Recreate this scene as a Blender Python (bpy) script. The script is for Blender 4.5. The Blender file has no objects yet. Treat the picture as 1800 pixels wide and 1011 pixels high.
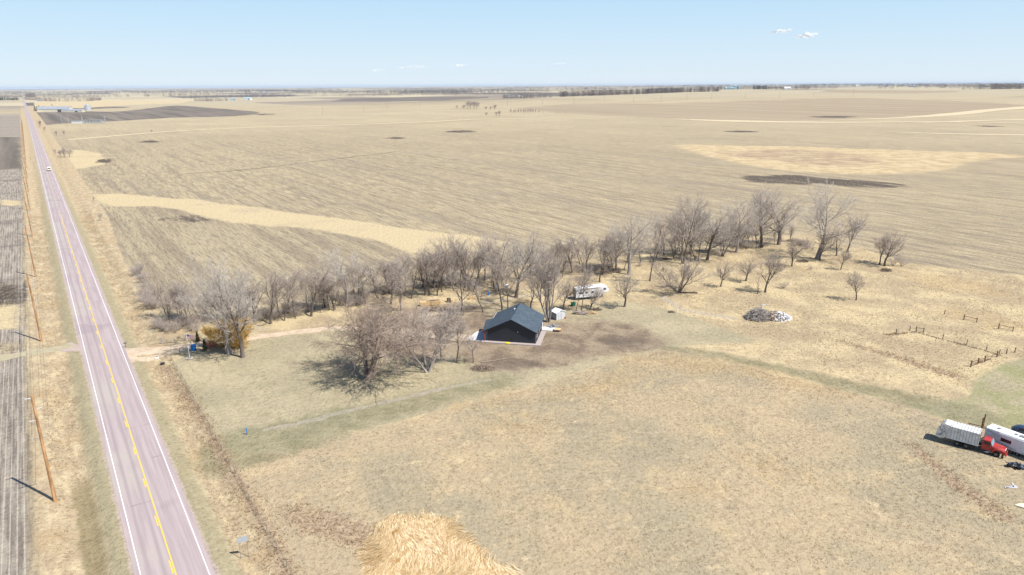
import bpy, bmesh, math, random
import numpy as np
from mathutils import Matrix, Vector, Euler

# ------------------------------------------------------------------ camera, sky, sun, exposure
scn = bpy.context.scene
COL = scn.collection
CAM_H = 61.0
PITCH = math.atan(355.5 / 1200)
ROLL = math.atan(9.5 / 1800)
cam_data = bpy.data.cameras.new('camera')
cam_data.sensor_width = 36; cam_data.lens = 24
cam_data.clip_start = 1; cam_data.clip_end = 90000
cam = bpy.data.objects.new('camera', cam_data); COL.objects.link(cam)
cam.matrix_world = (Matrix.Translation((0, 0, CAM_H)) @ Matrix.Rotation(math.pi / 2 - PITCH, 4, 'X')
                    @ Matrix.Rotation(-ROLL, 4, 'Z'))
scn.camera = cam

SUN_EL = math.radians(53.5)
SHADOW_AZ = math.radians(-60)           # heading of the shadows, clockwise from +Y
world = bpy.data.worlds.new('World'); scn.world = world; world.use_nodes = True
wt = world.node_tree; bg = wt.nodes['Background']
sky = wt.nodes.new('ShaderNodeTexSky'); sky.sky_type = 'NISHITA'; sky.sun_disc = False
sky.sun_elevation = SUN_EL
sun_az = SHADOW_AZ + math.pi            # where the sun stands, clockwise from +Y
sky.sun_rotation = sun_az
sky.air_density = 1.0; sky.dust_density = 0.3; sky.ozone_density = 2.0; sky.altitude = 400
tint = wt.nodes.new('ShaderNodeMix'); tint.data_type = 'RGBA'; tint.blend_type = 'MULTIPLY'; tint.inputs[0].default_value = 1
tint.inputs[7].default_value = (.89, .95, 1.04, 1)
wt.links.new(sky.outputs[0], tint.inputs[6])
# milky air low over the horizon
tcw = wt.nodes.new('ShaderNodeTexCoord'); sz = wt.nodes.new('ShaderNodeSeparateXYZ'); wt.links.new(tcw.outputs['Generated'], sz.inputs[0])
cr = wt.nodes.new('ShaderNodeValToRGB'); wt.links.new(sz.outputs[2], cr.inputs[0]); e_ = cr.color_ramp.elements
e_[0].position = 0.0; e_[0].color = (.765, .875, .965, 1); e_[1].position = .13; e_[1].color = (.50, .755, .97, 1)
sc_ = wt.nodes.new('ShaderNodeVectorMath'); sc_.operation = 'SCALE'; wt.links.new(cr.outputs[0], sc_.inputs[0]); sc_.inputs['Scale'].default_value = 6.6
fa = wt.nodes.new('ShaderNodeMapRange'); fa.interpolation_type = 'SMOOTHSTEP'; wt.links.new(sz.outputs[2], fa.inputs[0])
for i_, q_ in enumerate((.10, .34, .92, 0.0)): fa.inputs[1 + i_].default_value = q_
ml = wt.nodes.new('ShaderNodeMix'); ml.data_type = 'RGBA'; wt.links.new(fa.outputs[0], ml.inputs[0]); wt.links.new(tint.outputs[2], ml.inputs[6]); wt.links.new(sc_.outputs[0], ml.inputs[7])
wt.links.new(ml.outputs[2], bg.inputs[0]); bg.inputs[1].default_value = 0.095

sd_ = bpy.data.lights.new('sun', 'SUN'); sd_.energy = 4.6; sd_.angle = math.radians(0.5); sd_.color = (1, .955, .89)
sun = bpy.data.objects.new('sun', sd_); COL.objects.link(sun)
sdir = Vector((math.sin(sun_az) * math.cos(SUN_EL), math.cos(sun_az) * math.cos(SUN_EL), math.sin(SUN_EL)))
sun.rotation_euler = sdir.to_track_quat('Z', 'Y').to_euler(); sun.location = (60, -40, 120)
scn.view_settings.view_transform = 'Standard'; scn.view_settings.look = 'None'
scn.view_settings.exposure = 0.66; scn.view_settings.gamma = 1

# ------------------------------------------------------------------ terrain and pixel helper
RC = np.array([-44.1, 74.75]); RD = np.array([-math.sin(math.radians(34.6)), math.cos(math.radians(34.6))])
RN = np.array([RD[1], -RD[0]])          # to the right of the road

def sst(a, b, x):
    t = np.clip((x - a) / (b - a), 0, 1); return t * t * (3 - 2 * t)

def st(x, y):
    return (x - RC[0]) * RN[0] + (y - RC[1]) * RN[1], (x - RC[0]) * RD[0] + (y - RC[1]) * RD[1]

def gz(x, y):
    x = np.asarray(x, float); y = np.asarray(y, float)
    r = np.hypot(x, y); az = np.degrees(np.arctan2(x, y))
    s, t = st(x, y)
    a = np.abs(s)
    z = -0.75 * sst(5.2, 8.6, a) * (1 - sst(9.2, 13.5, a)) * (1 - sst(1500, 2500, r))
    pads = (np.abs(t - 94) < 4.5) & (s > 0)
    k = sst(3.5, 8, np.abs(t - 91.5)); k2 = sst(3.5, 8, np.abs(t - 102.5))
    z = z * np.where(s > 0, k, k2)
    far = sst(900, 3500, r)
    z = z + far * 30 * sst(-12, 26, az) - far * 6 * (1 - sst(-25, 0, az))
    z = z + sst(250, 1500, r) * (2.6 * np.sin(x / 330 + 1.3) * np.cos(y / 410 - .4) + 1.5 * np.sin((x + y) / 190))
    z = z + sst(2500, 9000, r) * (7 * np.sin(x / 1900 + .3) * np.sin(y / 1500) + 5 * np.cos((x - y) / 2600 + 1))
    near = sst(15, 24, a) * sst(300, 150, r)
    z = z + near * (.22 * np.sin(x / 11 + .8 * np.sin(y / 17)) * np.sin(y / 13 + 1) + .1 * np.sin(x / 4.1 + y / 5.3))
    return z

def ray(u, v):
    x = u - 900; y = v - 505.5
    c, s = math.cos(ROLL), math.sin(ROLL)
    x, y = c * x - s * y, s * x + c * y
    a = y / 1200
    return x / 1200, math.cos(PITCH) - a * math.sin(PITCH), -(a * math.cos(PITCH) + math.sin(PITCH))

TS = np.geomspace(60, 45000, 900)
def at(u, v, h=0.0):
    """world point on the ground (plus h) seen at photo pixel u, v (1800 x 1011)"""
    dx, dy, dz = ray(u, v)
    zz = CAM_H + TS * dz - gz(TS * dx, TS * dy) - h
    i = int(np.argmax(zz < 0)) if (zz < 0).any() else len(TS) - 1
    if i == 0: t = TS[0] * .98 if False else (CAM_H - h) / -dz
    else:
        f = zz[i - 1] / (zz[i - 1] - zz[i]) if zz[i] < 0 else 1
        t = TS[i - 1] + (TS[i] - TS[i - 1]) * min(max(f, 0), 1)
    return Vector((t * dx, t * dy, float(gz(t * dx, t * dy)) + h))

def on(x, y, dz=0.0): return Vector((x, y, float(gz(x, y)) + dz))

def height_to(u0, v0, v1):
    """height of something standing at pixel (u0, v0) whose top shows at row v1"""
    p = at(u0, v0)
    lo, hi = 0.0, 80.0
    for _ in range(40):
        m = (lo + hi) / 2
        Y, dz = p.y, p.z + m - CAM_H
        yc = -(dz * math.cos(PITCH) + Y * math.sin(PITCH)); zc = Y * math.cos(PITCH) - dz * math.sin(PITCH)
        xv = 1200 * p.x / zc; yv = 1200 * yc / zc
        vv = 505.5 - math.sin(ROLL) * xv + math.cos(ROLL) * yv
        if vv > v1: lo = m
        else: hi = m
    return m

# ------------------------------------------------------------------ material helper
class NT:
    def __init__(s, name, group=False):
        s.m = bpy.data.materials.new(name); s.m.use_nodes = True; s.t = s.m.node_tree
        s.n = s.t.nodes; s.p = s.n['Principled BSDF']; s.geo = s.n.new('ShaderNodeNewGeometry')
        s.pos = s.geo.outputs['Position']
    def link(s, a, b): s.t.links.new(a, b)
    def put(s, sock, v):
        if hasattr(v, 'links') or hasattr(v, 'is_linked'): s.link(v, sock)
        elif isinstance(v, (tuple, list)) and len(v) == 3 and sock.type == 'RGBA': sock.default_value = (*v, 1)
        else: sock.default_value = v
    def math(s, op, a, b=0.0, c=None, clamp=False):
        n = s.n.new('ShaderNodeMath'); n.operation = op; n.use_clamp = clamp
        s.put(n.inputs[0], a); s.put(n.inputs[1], b)
        if c is not None: s.put(n.inputs[2], c)
        return n.outputs[0]
    def vmul(s, v, k):
        n = s.n.new('ShaderNodeVectorMath'); n.operation = 'MULTIPLY'; s.put(n.inputs[0], v); n.inputs[1].default_value = k
        return n.outputs[0]
    def noise(s, vec, scale, detail=3, rough=.55, dist=0.0, out=0):
        n = s.n.new('ShaderNodeTexNoise'); s.put(n.inputs['Vector'], vec)
        n.inputs['Scale'].default_value = scale; n.inputs['Detail'].default_value = detail
        n.inputs['Roughness'].default_value = rough; n.inputs['Distortion'].default_value = dist
        return n.outputs[out]
    def voro(s, vec, scale, out='Distance', rnd=1.0):
        n = s.n.new('ShaderNodeTexVoronoi'); s.put(n.inputs['Vector'], vec); n.inputs['Scale'].default_value = scale
        n.inputs['Randomness'].default_value = rnd
        return n.outputs[out]
    def step(s, v, a, b, lo=0.0, hi=1.0, mode='SMOOTHSTEP'):
        n = s.n.new('ShaderNodeMapRange'); n.interpolation_type = mode
        s.put(n.inputs[0], v)
        for i, q in enumerate((a, b, lo, hi)): s.put(n.inputs[1 + i], q)
        return n.outputs[0]
    def mix(s, f, a, b, mode='MIX'):
        n = s.n.new('ShaderNodeMix'); n.data_type = 'RGBA'; n.blend_type = mode; n.clamp_factor = True
        s.put(n.inputs[0], f); s.put(n.inputs[6], a); s.put(n.inputs[7], b)
        return n.outputs[2]
    def attr(s, name):
        n = s.n.new('ShaderNodeAttribute'); n.attribute_name = name
        q = s.n.new('ShaderNodeSeparateColor'); s.link(n.outputs['Color'], q.inputs[0])
        return [q.outputs[0], q.outputs[1], q.outputs[2], n.outputs['Alpha']]
    def vlen(s, v):
        n = s.n.new('ShaderNodeVectorMath'); n.operation = 'LENGTH'; s.link(v, n.inputs[0]); return n.outputs['Value']
    def dot(s, v, k):
        n = s.n.new('ShaderNodeVectorMath'); n.operation = 'DOT_PRODUCT'; s.put(n.inputs[0], v); n.inputs[1].default_value = k
        return n.outputs['Value']
    def comb(s, x, y, z=0.0):
        n = s.n.new('ShaderNodeCombineXYZ'); s.put(n.inputs[0], x); s.put(n.inputs[1], y); s.put(n.inputs[2], z)
        return n.outputs[0]
    def bump(s, h, dist, strength=1.0, prev=None):
        n = s.n.new('ShaderNodeBump'); n.inputs['Distance'].default_value = dist; n.inputs['Strength'].default_value = strength
        s.put(n.inputs['Height'], h)
        if prev is not None: s.link(prev, n.inputs['Normal'])
        return n.outputs[0]
    def done(s, col, rough=.9, normal=None, metal=0.0, spec=.2):
        s.put(s.p.inputs['Base Color'], col); s.put(s.p.inputs['Roughness'], rough)
        s.p.inputs['Metallic'].default_value = metal; s.p.inputs['Specular IOR Level'].default_value = spec
        if normal is not None: s.link(normal, s.p.inputs['Normal'])
        return s.m

def simple(name, col, rough=.7, var=.12, scale=3.0, metal=0.0, dirt=None, bump=0.0, spec=.3, stretch=(1, 1, 1)):
    """painted / wooden / plastic surface with uneven tone and optional dirt stains"""
    s = NT(name)
    tc = s.n.new('ShaderNodeTexCoord').outputs['Object']
    v = s.vmul(tc, stretch)
    a = s.noise(v, scale, 4, .6)
    dark = tuple(c * (1 - var * 1.6) for c in col); lite = tuple(min(1, c * (1 + var)) for c in col)
    c = s.mix(s.step(a, .3, .7), dark, lite)
    if dirt:
        c = s.mix(s.math('MULTIPLY', s.step(s.noise(v, scale * .6, 5, .7), .52, .72), .75), c, dirt)
    nm = s.bump(s.noise(v, scale * 6, 3), bump) if bump else None
    return s.done(c, rough, nm, metal, spec)

# ------------------------------------------------------------------ mesh helper
def tag(o, label=None, cat=None, group=None, kind=None):
    if label: o['label'] = label
    if cat: o['category'] = cat
    if group: o['group'] = group
    if kind: o['kind'] = kind
    return o

def empty(name, loc, rz=0.0, label=None, cat=None, group=None):
    o = bpy.data.objects.new(name, None); COL.objects.link(o); o.empty_display_size = .3
    o.location = loc; o.rotation_euler = (0, 0, rz)
    return tag(o, label, cat, group)

def link_mesh(name, me, parent=None):
    o = bpy.data.objects.new(name, me); COL.objects.link(o)
    if parent is not None: o.parent = parent
    return o

def np_mesh(name, verts, faces, mat, smooth=False):
    """verts (n,3) array, faces (m,k) int array, all the same length k"""
    me = bpy.data.meshes.new(name)
    verts = np.asarray(verts, np.float32); faces = np.asarray(faces, np.int32)
    k = faces.shape[1]
    me.vertices.add(len(verts)); me.vertices.foreach_set('co', verts.ravel())
    me.loops.add(faces.size); me.loops.foreach_set('vertex_index', faces.ravel())
    me.polygons.add(len(faces)); me.polygons.foreach_set('loop_start', np.arange(0, faces.size, k, dtype=np.int32))
    me.polygons.foreach_set('loop_total', np.full(len(faces), k, np.int32))
    if smooth: me.polygons.foreach_set('use_smooth', np.ones(len(faces), bool))
    me.update(calc_edges=True); me.validate()
    if mat: me.materials.append(mat)
    return me

class MB:
    def __init__(s): s.v = []; s.f = []
    def add(s, vs, fs):
        b = len(s.v); s.v += [tuple(p) for p in vs]; s.f += [tuple(b + i for i in f) for f in fs]; return s
    def box(s, c, d, rz=0.0, M=None):
        vs = []
        for i in range(8):
            p = Vector(((i & 1) - .5, ((i >> 1) & 1) - .5, ((i >> 2) & 1) - .5)); p = Vector((p.x * d[0], p.y * d[1], p.z * d[2]))
            if M is not None: p = M @ p
            elif rz: p = Matrix.Rotation(rz, 3, 'Z') @ p
            vs.append(p + Vector(c))
        return s.add(vs, [(0, 2, 3, 1), (4, 5, 7, 6), (0, 1, 5, 4), (2, 6, 7, 3), (0, 4, 6, 2), (1, 3, 7, 5)])
    def bar(s, a, b, w, h=None):
        a = Vector(a); b = Vector(b); d = b - a; L = d.length
        q = d.to_track_quat('X', 'Z').to_matrix()
        return s.box((a + b) / 2, (L, w, h or w), M=q)
    def tube(s, a, b, r0, r1=None, n=8, cap=True):
        a = Vector(a); b = Vector(b); q = (b - a).to_track_quat('Z', 'Y').to_matrix(); r1 = r0 if r1 is None else r1
        vs = []
        for p, r in ((a, r0), (b, r1)):
            for i in range(n):
                t = 2 * math.pi * i / n; vs.append(p + q @ Vector((r * math.cos(t), r * math.sin(t), 0)))
        fs = [(i, (i + 1) % n, n + (i + 1) % n, n + i) for i in range(n)]
        if cap: fs += [tuple(range(n))[::-1], tuple(range(n, 2 * n))]
        return s.add(vs, fs)
    def prism(s, prof, y0, y1):
        """profile in x,z swept from y0 to y1"""
        n = len(prof); vs = [(x, y0, z) for x, z in prof] + [(x, y1, z) for x, z in prof]
        return s.add(vs, [tuple(range(n)), tuple(range(n, 2 * n))[::-1]] + [(i, n + i, n + (i + 1) % n, (i + 1) % n) for i in range(n)])
    def lathe(s, prof, n=16, c=(0, 0, 0)):
        vs = [(c[0] + r * math.cos(2 * math.pi * i / n), c[1] + r * math.sin(2 * math.pi * i / n), c[2] + z) for r, z in prof for i in range(n)]
        fs = [(j * n + i, j * n + (i + 1) % n, (j + 1) * n + (i + 1) % n, (j + 1) * n + i) for j in range(len(prof) - 1) for i in range(n)]
        return s.add(vs, fs)
    def loft(s, secs):
        """secs: list of equal-length point rings"""
        n = len(secs[0]); vs = [p for r in secs for p in r]
        fs = [(j * n + i, j * n + (i + 1) % n, (j + 1) * n + (i + 1) % n, (j + 1) * n + i) for j in range(len(secs) - 1) for i in range(n)]
        fs += [tuple(range(n))[::-1], tuple(range((len(secs) - 1) * n, len(secs) * n))]
        return s.add(vs, fs)
    def build(s, name, mat, parent=None, bevel=0.0, smooth=False):
        me = bpy.data.meshes.new(name); me.from_pydata([tuple(p) for p in s.v], [], s.f)
        bm = bmesh.new(); bm.from_mesh(me)
        bmesh.ops.recalc_face_normals(bm, faces=bm.faces)
        if bevel: bmesh.ops.bevel(bm, geom=list(bm.edges), offset=bevel, segments=2, affect='EDGES', clamp_overlap=True)
        bm.to_mesh(me); bm.free()
        if smooth:
            for p in me.polygons: p.use_smooth = True
        me.materials.append(mat)
        return link_mesh(name, me, parent)

# ------------------------------------------------------------------ surface zones of the ground
def pts(lst): return [tuple(at(u, v))[:2] for u, v in lst]
def sdf(P, poly):
    """signed distance to a polygon in metres, positive inside"""
    poly = np.asarray(poly, float); n = len(poly)
    d = np.full(len(P), 1e18); ins = np.zeros(len(P), bool)
    for i in range(n):
        a = poly[i]; b = poly[(i + 1) % n]; e = b - a
        w = P - a; t = np.clip((w @ e) / max(e @ e, 1e-9), 0, 1)
        d = np.minimum(d, ((w - t[:, None] * e) ** 2).sum(1))
        c1 = (a[1] > P[:, 1]) != (b[1] > P[:, 1])
        with np.errstate(divide='ignore', invalid='ignore'):
            xi = (b[0] - a[0]) * (P[:, 1] - a[1]) / (b[1] - a[1]) + a[0]
        ins ^= c1 & (P[:, 0] < xi)
    return np.where(ins, 1, -1) * np.sqrt(d)
def strip(P, line, w):
    """signed distance to a band of half width w (or list of half widths) along a line"""
    line = np.asarray(line, float); best = np.full(len(P), -1e9)
    ws = w if isinstance(w, (list, tuple)) else [w] * len(line)
    for i in range(len(line) - 1):
        a, b = line[i], line[i + 1]; e = b - a; q = P - a; t = np.clip((q @ e) / max(e @ e, 1e-9), 0, 1)
        dd = np.sqrt(((q - t[:, None] * e) ** 2).sum(1))
        best = np.maximum(best, ws[i] + (ws[i + 1] - ws[i]) * t - dd)
    return best
def ellipse(u, v, a, b, tilt=0.0, n=16):
    return [(u + a * math.cos(2 * math.pi * i / n), v + b * math.sin(2 * math.pi * i / n) + tilt * a * math.cos(2 * math.pi * i / n)) for i in range(n)]

FG = [(436, 800), (470, 795), (600, 765), (700, 742), (800, 716), (900, 690), (1000, 660), (1080, 635), (1150, 618), (1190, 615), (1250, 628), (1400, 668),
      (1500, 690), (1600, 712), (1640, 735), (1720, 748), (1830, 790), (2300, 900), (2300, 1500), (500, 1500), (515, 1011), (470, 900), (430, 850)]
HOME = [(270, 545), (300, 560), (330, 572), (480, 556), (560, 535), (640, 512), (720, 497), (850, 470), (1000, 458), (1150, 446), (1250, 430), (1330, 415),
        (1420, 412), (1500, 432), (1600, 462), (1740, 480), (1900, 490), (2500, 540), (2500, 1500), (520, 1500), (500, 1011), (390, 790), (300, 640)]
LAWN = [(300, 645), (345, 600), (420, 602), (470, 590), (560, 585), (700, 560), (800, 545), (900, 535), (1000, 545), (1090, 528), (1180, 545), (1280, 580), (1330, 600),
        (1230, 606), (1180, 612), (1150, 618), (1000, 660), (900, 690), (700, 742), (520, 785), (436, 800), (400, 790), (380, 770)]
ZONES = {
 'za': [('poly', [FG]), ('poly', [LAWN, [(1700, 700), (1716, 665), (1760, 640), (1830, 622), (2100, 640), (2300, 900), (1830, 785), (1720, 748), (1640, 733), (1600, 712)]]),
        ('poly', [HOME]),
        ('poly', [[(640, 560), (740, 545), (860, 548), (900, 590), (960, 568), (1040, 562), (1120, 572), (1175, 600), (1160, 614), (1060, 625), (980, 645), (890, 655),
                   (850, 650), (800, 625), (700, 625), (640, 610)], [(700, 545), (800, 530), (880, 540), (820, 556), (720, 560)]])],
 'zb': [('poly', [[(150, 342), (200, 340), (260, 345), (330, 350), (400, 358), (470, 366), (560, 378), (640, 390), (720, 402), (820, 414), (900, 425), (850, 440),
                   (790, 450), (720, 445), (680, 428), (620, 415), (560, 405), (500, 398), (420, 392), (370, 382), (320, 368), (270, 362), (190, 364), (165, 352)],
                  [(0, 351), (40, 353), (38, 362), (0, 362)], [(-60, 530), (38, 528), (34, 578), (-60, 580)],
                  [(100, 268), (128, 263), (158, 265), (180, 273), (190, 283), (176, 291), (150, 295), (118, 299), (98, 290)],
                  [(60, 176), (200, 176), (330, 176), (330, 182), (230, 184), (150, 190), (60, 190)]]),
        ('poly', [[(182, 372), (240, 366), (300, 366), (370, 386), (430, 396), (500, 402), (580, 412), (650, 425), (705, 442), (650, 470), (560, 500), (400, 530), (310, 545), (262, 520), (225, 440)]]),
        ('poly', [[(1180, 256), (1220, 254), (1300, 256), (1400, 257), (1500, 261), (1620, 265), (1720, 268), (1800, 271), (1800, 277), (1740, 279), (1700, 287), (1660, 300), (1580, 306),
                   (1480, 307), (1380, 300), (1300, 288), (1230, 272)]]),
        ('poly', [[(1265, 268), (1350, 263), (1420, 264), (1500, 272), (1560, 283), (1540, 290), (1440, 290), (1380, 284), (1300, 276)],
                  [(1440, 272), (1560, 280), (1500, 286), (1420, 282)]])],
 'zc': [('poly', [ellipse(1385, 316, 85, 7.5, .04), ellipse(1500, 322, 92, 6, .06), ellipse(695, 243, 20, 2.2), ellipse(810, 231, 32, 2.2), ellipse(700, 231, 16, 1.2), ellipse(1303, 231, 33, 1.7),
                  ellipse(265, 249, 26, 2, -.03), ellipse(186, 283, 15, 4), ellipse(1250, 217, 22, 1.2), ellipse(1175, 222, 26, 1), ellipse(320, 386, 34, 5, .05),
                  ellipse(1735, 222, 32, 1.6), ellipse(0, 515, 40, 18), ellipse(0, 612, 36, 9), ellipse(470, 202, 30, 2), ellipse(1460, 206, 50, 2), ellipse(1450, 193, 60, 2)]),
        ('poly', [[(60, 197), (130, 195), (200, 197), (310, 184), (400, 192), (475, 199), (400, 205), (300, 207), (190, 214), (110, 217), (60, 222)],
                  [(60, 188), (150, 187), (230, 187), (230, 191), (60, 192)], [(530, 177), (700, 171), (820, 168), (890, 171), (780, 177), (560, 179)],
                  [(-90, 241), (36, 241), (40, 298), (-90, 300)]]),
        ('poly', [[(900, 189), (1000, 183), (1150, 182), (1300, 178), (1500, 172), (1700, 178), (1800, 183), (1800, 190), (1700, 196), (1600, 205), (1450, 212), (1300, 212), (1150, 207), (1050, 203), (950, 196)],
                  [(1450, 158), (1650, 158), (1720, 162), (1600, 165), (1440, 163)], [(1700, 300), (1720, 284), (1800, 279), (1900, 280), (1900, 305)]]),
        ('line', [([(1175, 612), (1250, 622), (1400, 655), (1500, 680), (1600, 703), (1700, 728)], [1.2, 2.0, 2.4, 2.8, 3.6, 5]),
                  ([(420, 790), (520, 765), (650, 725), (800, 690), (880, 668)], [7.5, 6.5, 4.6, 3.6, 3.2])])],
 'zd': [('line', [([(465, 755), (560, 736), (640, 715), (740, 692), (840, 671), (880, 665)], [.6, .8, .6, .8, .5, .2]),
                  ([(1160, 520), (1200, 545), (1290, 560)], [1.0, 1.5, 1.2]), ([(1240, 485), (1320, 470), (1400, 478)], .8)]),
        ('line', [([(290, 645), (330, 700), (372, 765), (420, 850), (470, 930), (505, 1011)], [.5, 1.1, .8, .8, 1.0, 1.2]),
                  ([(1600, 780), (1680, 850), (1760, 905)], [.4, 1.4, 1.6]), ([(1480, 600), (1600, 635), (1680, 662)], [.5, 1.2, 1.2]), ([(1530, 560), (1650, 553), (1694, 563), (1720, 568)], .25), ([(1560, 588), (1600, 583)], .3), ([(520, 905), (600, 930), (650, 950)], [2, 3, 2])]),
        ('poly', [ellipse(1090, 600, 40, 9), ellipse(900, 640, 50, 9), ellipse(760, 590, 60, 8), ellipse(560, 640, 40, 4)]),
        ('poly', [ellipse(1200, 640, 110, 18, .1), ellipse(1050, 680, 90, 18, -.2), ellipse(1370, 665, 120, 16, .22), ellipse(1350, 820, 60, 14, .3), ellipse(1010, 980, 0.1, .1), ellipse(900, 750, 60, 18),
                  ellipse(1680, 500, 90, 14, .15), ellipse(1720, 560, 80, 14, .2), ellipse(1230, 860, 40, 8), ellipse(1100, 985, 40, 18), ellipse(1330, 650, 100, 12, .2), ellipse(860, 700, 60, 12, -.2)])],
}
ZP = {}
for k, chans in ZONES.items():
    ZP[k] = []
    for kind, lst in chans:
        if kind == 'poly': ZP[k].append((kind, [pts(p) for p in lst]))
        else: ZP[k].append((kind, [(pts(l), w) for l, w in lst]))
def zone(P, k, ch):
    kind, lst = ZP[k][ch]
    r = np.full(len(P), -1e9)
    for q in lst:
        r = np.maximum(r, sdf(P, q) if kind == 'poly' else strip(P, q[0], q[1]))
    return r

# ------------------------------------------------------------------ ground sheet
rr = [1.0, 25.0, 45.0]
while rr[-1] < 43000:
    r = rr[-1]; rr.append(r + min(max(.45, r * r / 21000), r * .16))
rr = np.array(rr)
az = np.concatenate([np.arange(-180, -48, 6.0), np.arange(-48, 48, .16), np.arange(48, 180, 6.0)])
A = np.radians(az); R_, A_ = np.meshgrid(rr, A, indexing='ij')
GX = (R_ * np.sin(A_)).ravel(); GY = (R_ * np.cos(A_)).ravel()
GV = np.stack([GX, GY, gz(GX, GY)], 1)
nr, na = len(rr), len(az)
ii, jj = np.meshgrid(np.arange(nr - 1), np.arange(na), indexing='ij'); j2 = (jj + 1) % na
GF = np.stack([ii * na + jj, (ii + 1) * na + jj, (ii + 1) * na + j2, ii * na + j2], -1).reshape(-1, 4)[:, ::-1]

def dry_grass_color(s):
    """shared by the ground and by the tufts that stand on it"""
    p = s.pos
    big = s.noise(p, .035, 4, .6); mid = s.noise(p, .13, 4, .65, .5); fine = s.noise(p, 1.6, 3, .7)
    c = s.mix(s.step(big, .36, .62), (.330, .280, .190), (.415, .328, .212))
    c = s.mix(s.math('MULTIPLY', s.step(mid, .50, .72), .8), c, (.455, .355, .215))
    c = s.mix(s.math('MULTIPLY', s.step(mid, .46, .28), .6), c, (.285, .248, .175))
    return c, fine, mid, big
def make_ground_material():
    s = NT('field_ground'); p = s.pos
    za, zb, zc, zd = s.attr('za'), s.attr('zb'), s.attr('zc'), s.attr('zd')
    S = s.math('SUBTRACT', s.dot(p, (RN[0], RN[1], 0)), float(RC @ RN)); T = s.math('SUBTRACT', s.dot(p, (RD[0], RD[1], 0)), float(RC @ RD))
    aS = s.math('ABSOLUTE', S)
    n_edge = s.noise(p, .35, 4, .6); ne = s.math('SUBTRACT', n_edge, .5)
    n_edge2 = s.math('SUBTRACT', s.noise(p, .012, 5, .65), .5)
    n_row = s.math('SUBTRACT', s.noise(s.comb(S, s.math('MULTIPLY', T, .25), 3), .06, 5, .75), .5)
    def mask(sd, w, amp, far=0.0, row=0.0):
        q = s.math('MULTIPLY_ADD', ne, amp, sd)
        if far: q = s.math('MULTIPLY_ADD', n_edge2, far, q)
        if row: q = s.math('MULTIPLY_ADD', n_row, row, q)
        return s.step(q, -w, w)
    # corn stubble, rows run with the road
    rowv = s.comb(S, s.math('MULTIPLY', T, .035), 0)
    rowv2 = s.comb(S, s.math('MULTIPLY', T, .06), 0)
    band = s.noise(rowv, .22, 3, .65); rows = s.noise(rowv2, 1.15, 2, .7); broad = s.noise(p, .006, 4, .6); med = s.noise(p, .045, 4, .6)
    speck = s.noise(p, .8, 4, .75)
    st_ = s.mix(s.step(broad, .35, .65), (.395, .322, .205), (.440, .362, .228))
    st_ = s.mix(s.math('MULTIPLY', s.step(band, .54, .36), .62), st_, (.215, .178, .130))
    st_ = s.mix(s.math('MULTIPLY', s.step(rows, .54, .38), .60), st_, (.170, .140, .105))
    st_ = s.mix(s.math('MULTIPLY', s.step(speck, .54, .38), .45), st_, (.190, .160, .115))
    st_ = s.mix(s.math('MULTIPLY', s.step(rows, .55, .68), .55), st_, (.52, .44, .31))
    st_ = s.mix(s.math('MULTIPLY', s.step(s.noise(rowv, .045, 4, .65), .50, .38), .35), st_, (.25, .21, .16))
    st_ = s.mix(s.math('MULTIPLY', s.step(med, .5, .36), .25), st_, (.235, .205, .165))
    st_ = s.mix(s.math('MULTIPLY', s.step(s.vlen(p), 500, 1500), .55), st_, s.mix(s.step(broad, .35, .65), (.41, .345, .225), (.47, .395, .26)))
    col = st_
    # far parcels beyond about 1.5 km: half-mile blocks laid out with the road
    cell = s.comb(s.math('DIVIDE', S, 420.0), s.math('DIVIDE', T, 800.0), 0)
    ce = s.n.new('ShaderNodeVectorMath'); ce.operation = 'FLOOR'; s.link(cell, ce.inputs[0])
    wn = s.n.new('ShaderNodeTexWhiteNoise'); wn.noise_dimensions = '2D'; s.link(ce.outputs[0], wn.inputs['Vector'])
    rnd = wn.outputs['Value']
    dist = s.n.new('ShaderNodeVectorMath'); dist.operation = 'LENGTH'; s.link(p, dist.inputs[0])
    farm = s.step(dist.outputs['Value'], 2300, 3300)
    par = s.mix(s.step(rnd, .66, .67), (.40, .345, .235), (.26, .22, .175))
    par = s.mix(s.step(rnd, .82, .83), par, (.13, .115, .105))
    par = s.mix(s.step(rnd, .20, .19), par, (.47, .41, .28))
    par = s.mix(s.math('MULTIPLY', s.step(broad, .5, .62), .4), par, (.28, .24, .18))
    col = s.mix(farm, col, par)
    # darker strip-tilled field beside the road
    sf = s.mix(s.step(band, .40, .60), (.290, .240, .165), (.400, .335, .220))
    sf = s.mix(s.math('MULTIPLY', s.step(s.noise(rowv2, 1.7, 3, .75), .52, .40), .62), sf, (.150, .120, .090))
    sf = s.mix(s.math('MULTIPLY', s.step(speck, .5, .36), .4), sf, (.13, .11, .085))
    col = s.mix(mask(zb[1], .6, 3), col, sf)
    # grey-tan and dark tilled fields
    tan = s.mix(s.step(s.noise(rowv, .03, 5, .65), .35, .65), (.290, .232, .160), (.365, .298, .205))
    col = s.mix(mask(zc[2], 6, 12, 160), col, tan)
    till = s.mix(s.step(s.noise(rowv, .06, 4, .6), .35, .65), (.125, .108, .092), (.210, .178, .145))
    col = s.mix(mask(zc[1], 5, 8, 20), col, till)
    # grassed strips, wetland
    straw = s.mix(s.step(speck, .35, .7), (.44, .355, .215), (.56, .465, .290))
    straw = s.mix(s.math('MULTIPLY', s.step(s.noise(p, .05, 4, .6), .5, .68), .5), straw, (.40, .32, .22))
    col = s.mix(mask(zb[0], 1.8, 2.5, 14, 14), col, straw)
    wet = s.mix(s.step(s.noise(p, .09, 5, .7), .38, .62), (.395, .305, .18), (.52, .415, .255))
    col = s.mix(mask(zb[2], 6, 10, 10, 26), col, wet)
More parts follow.
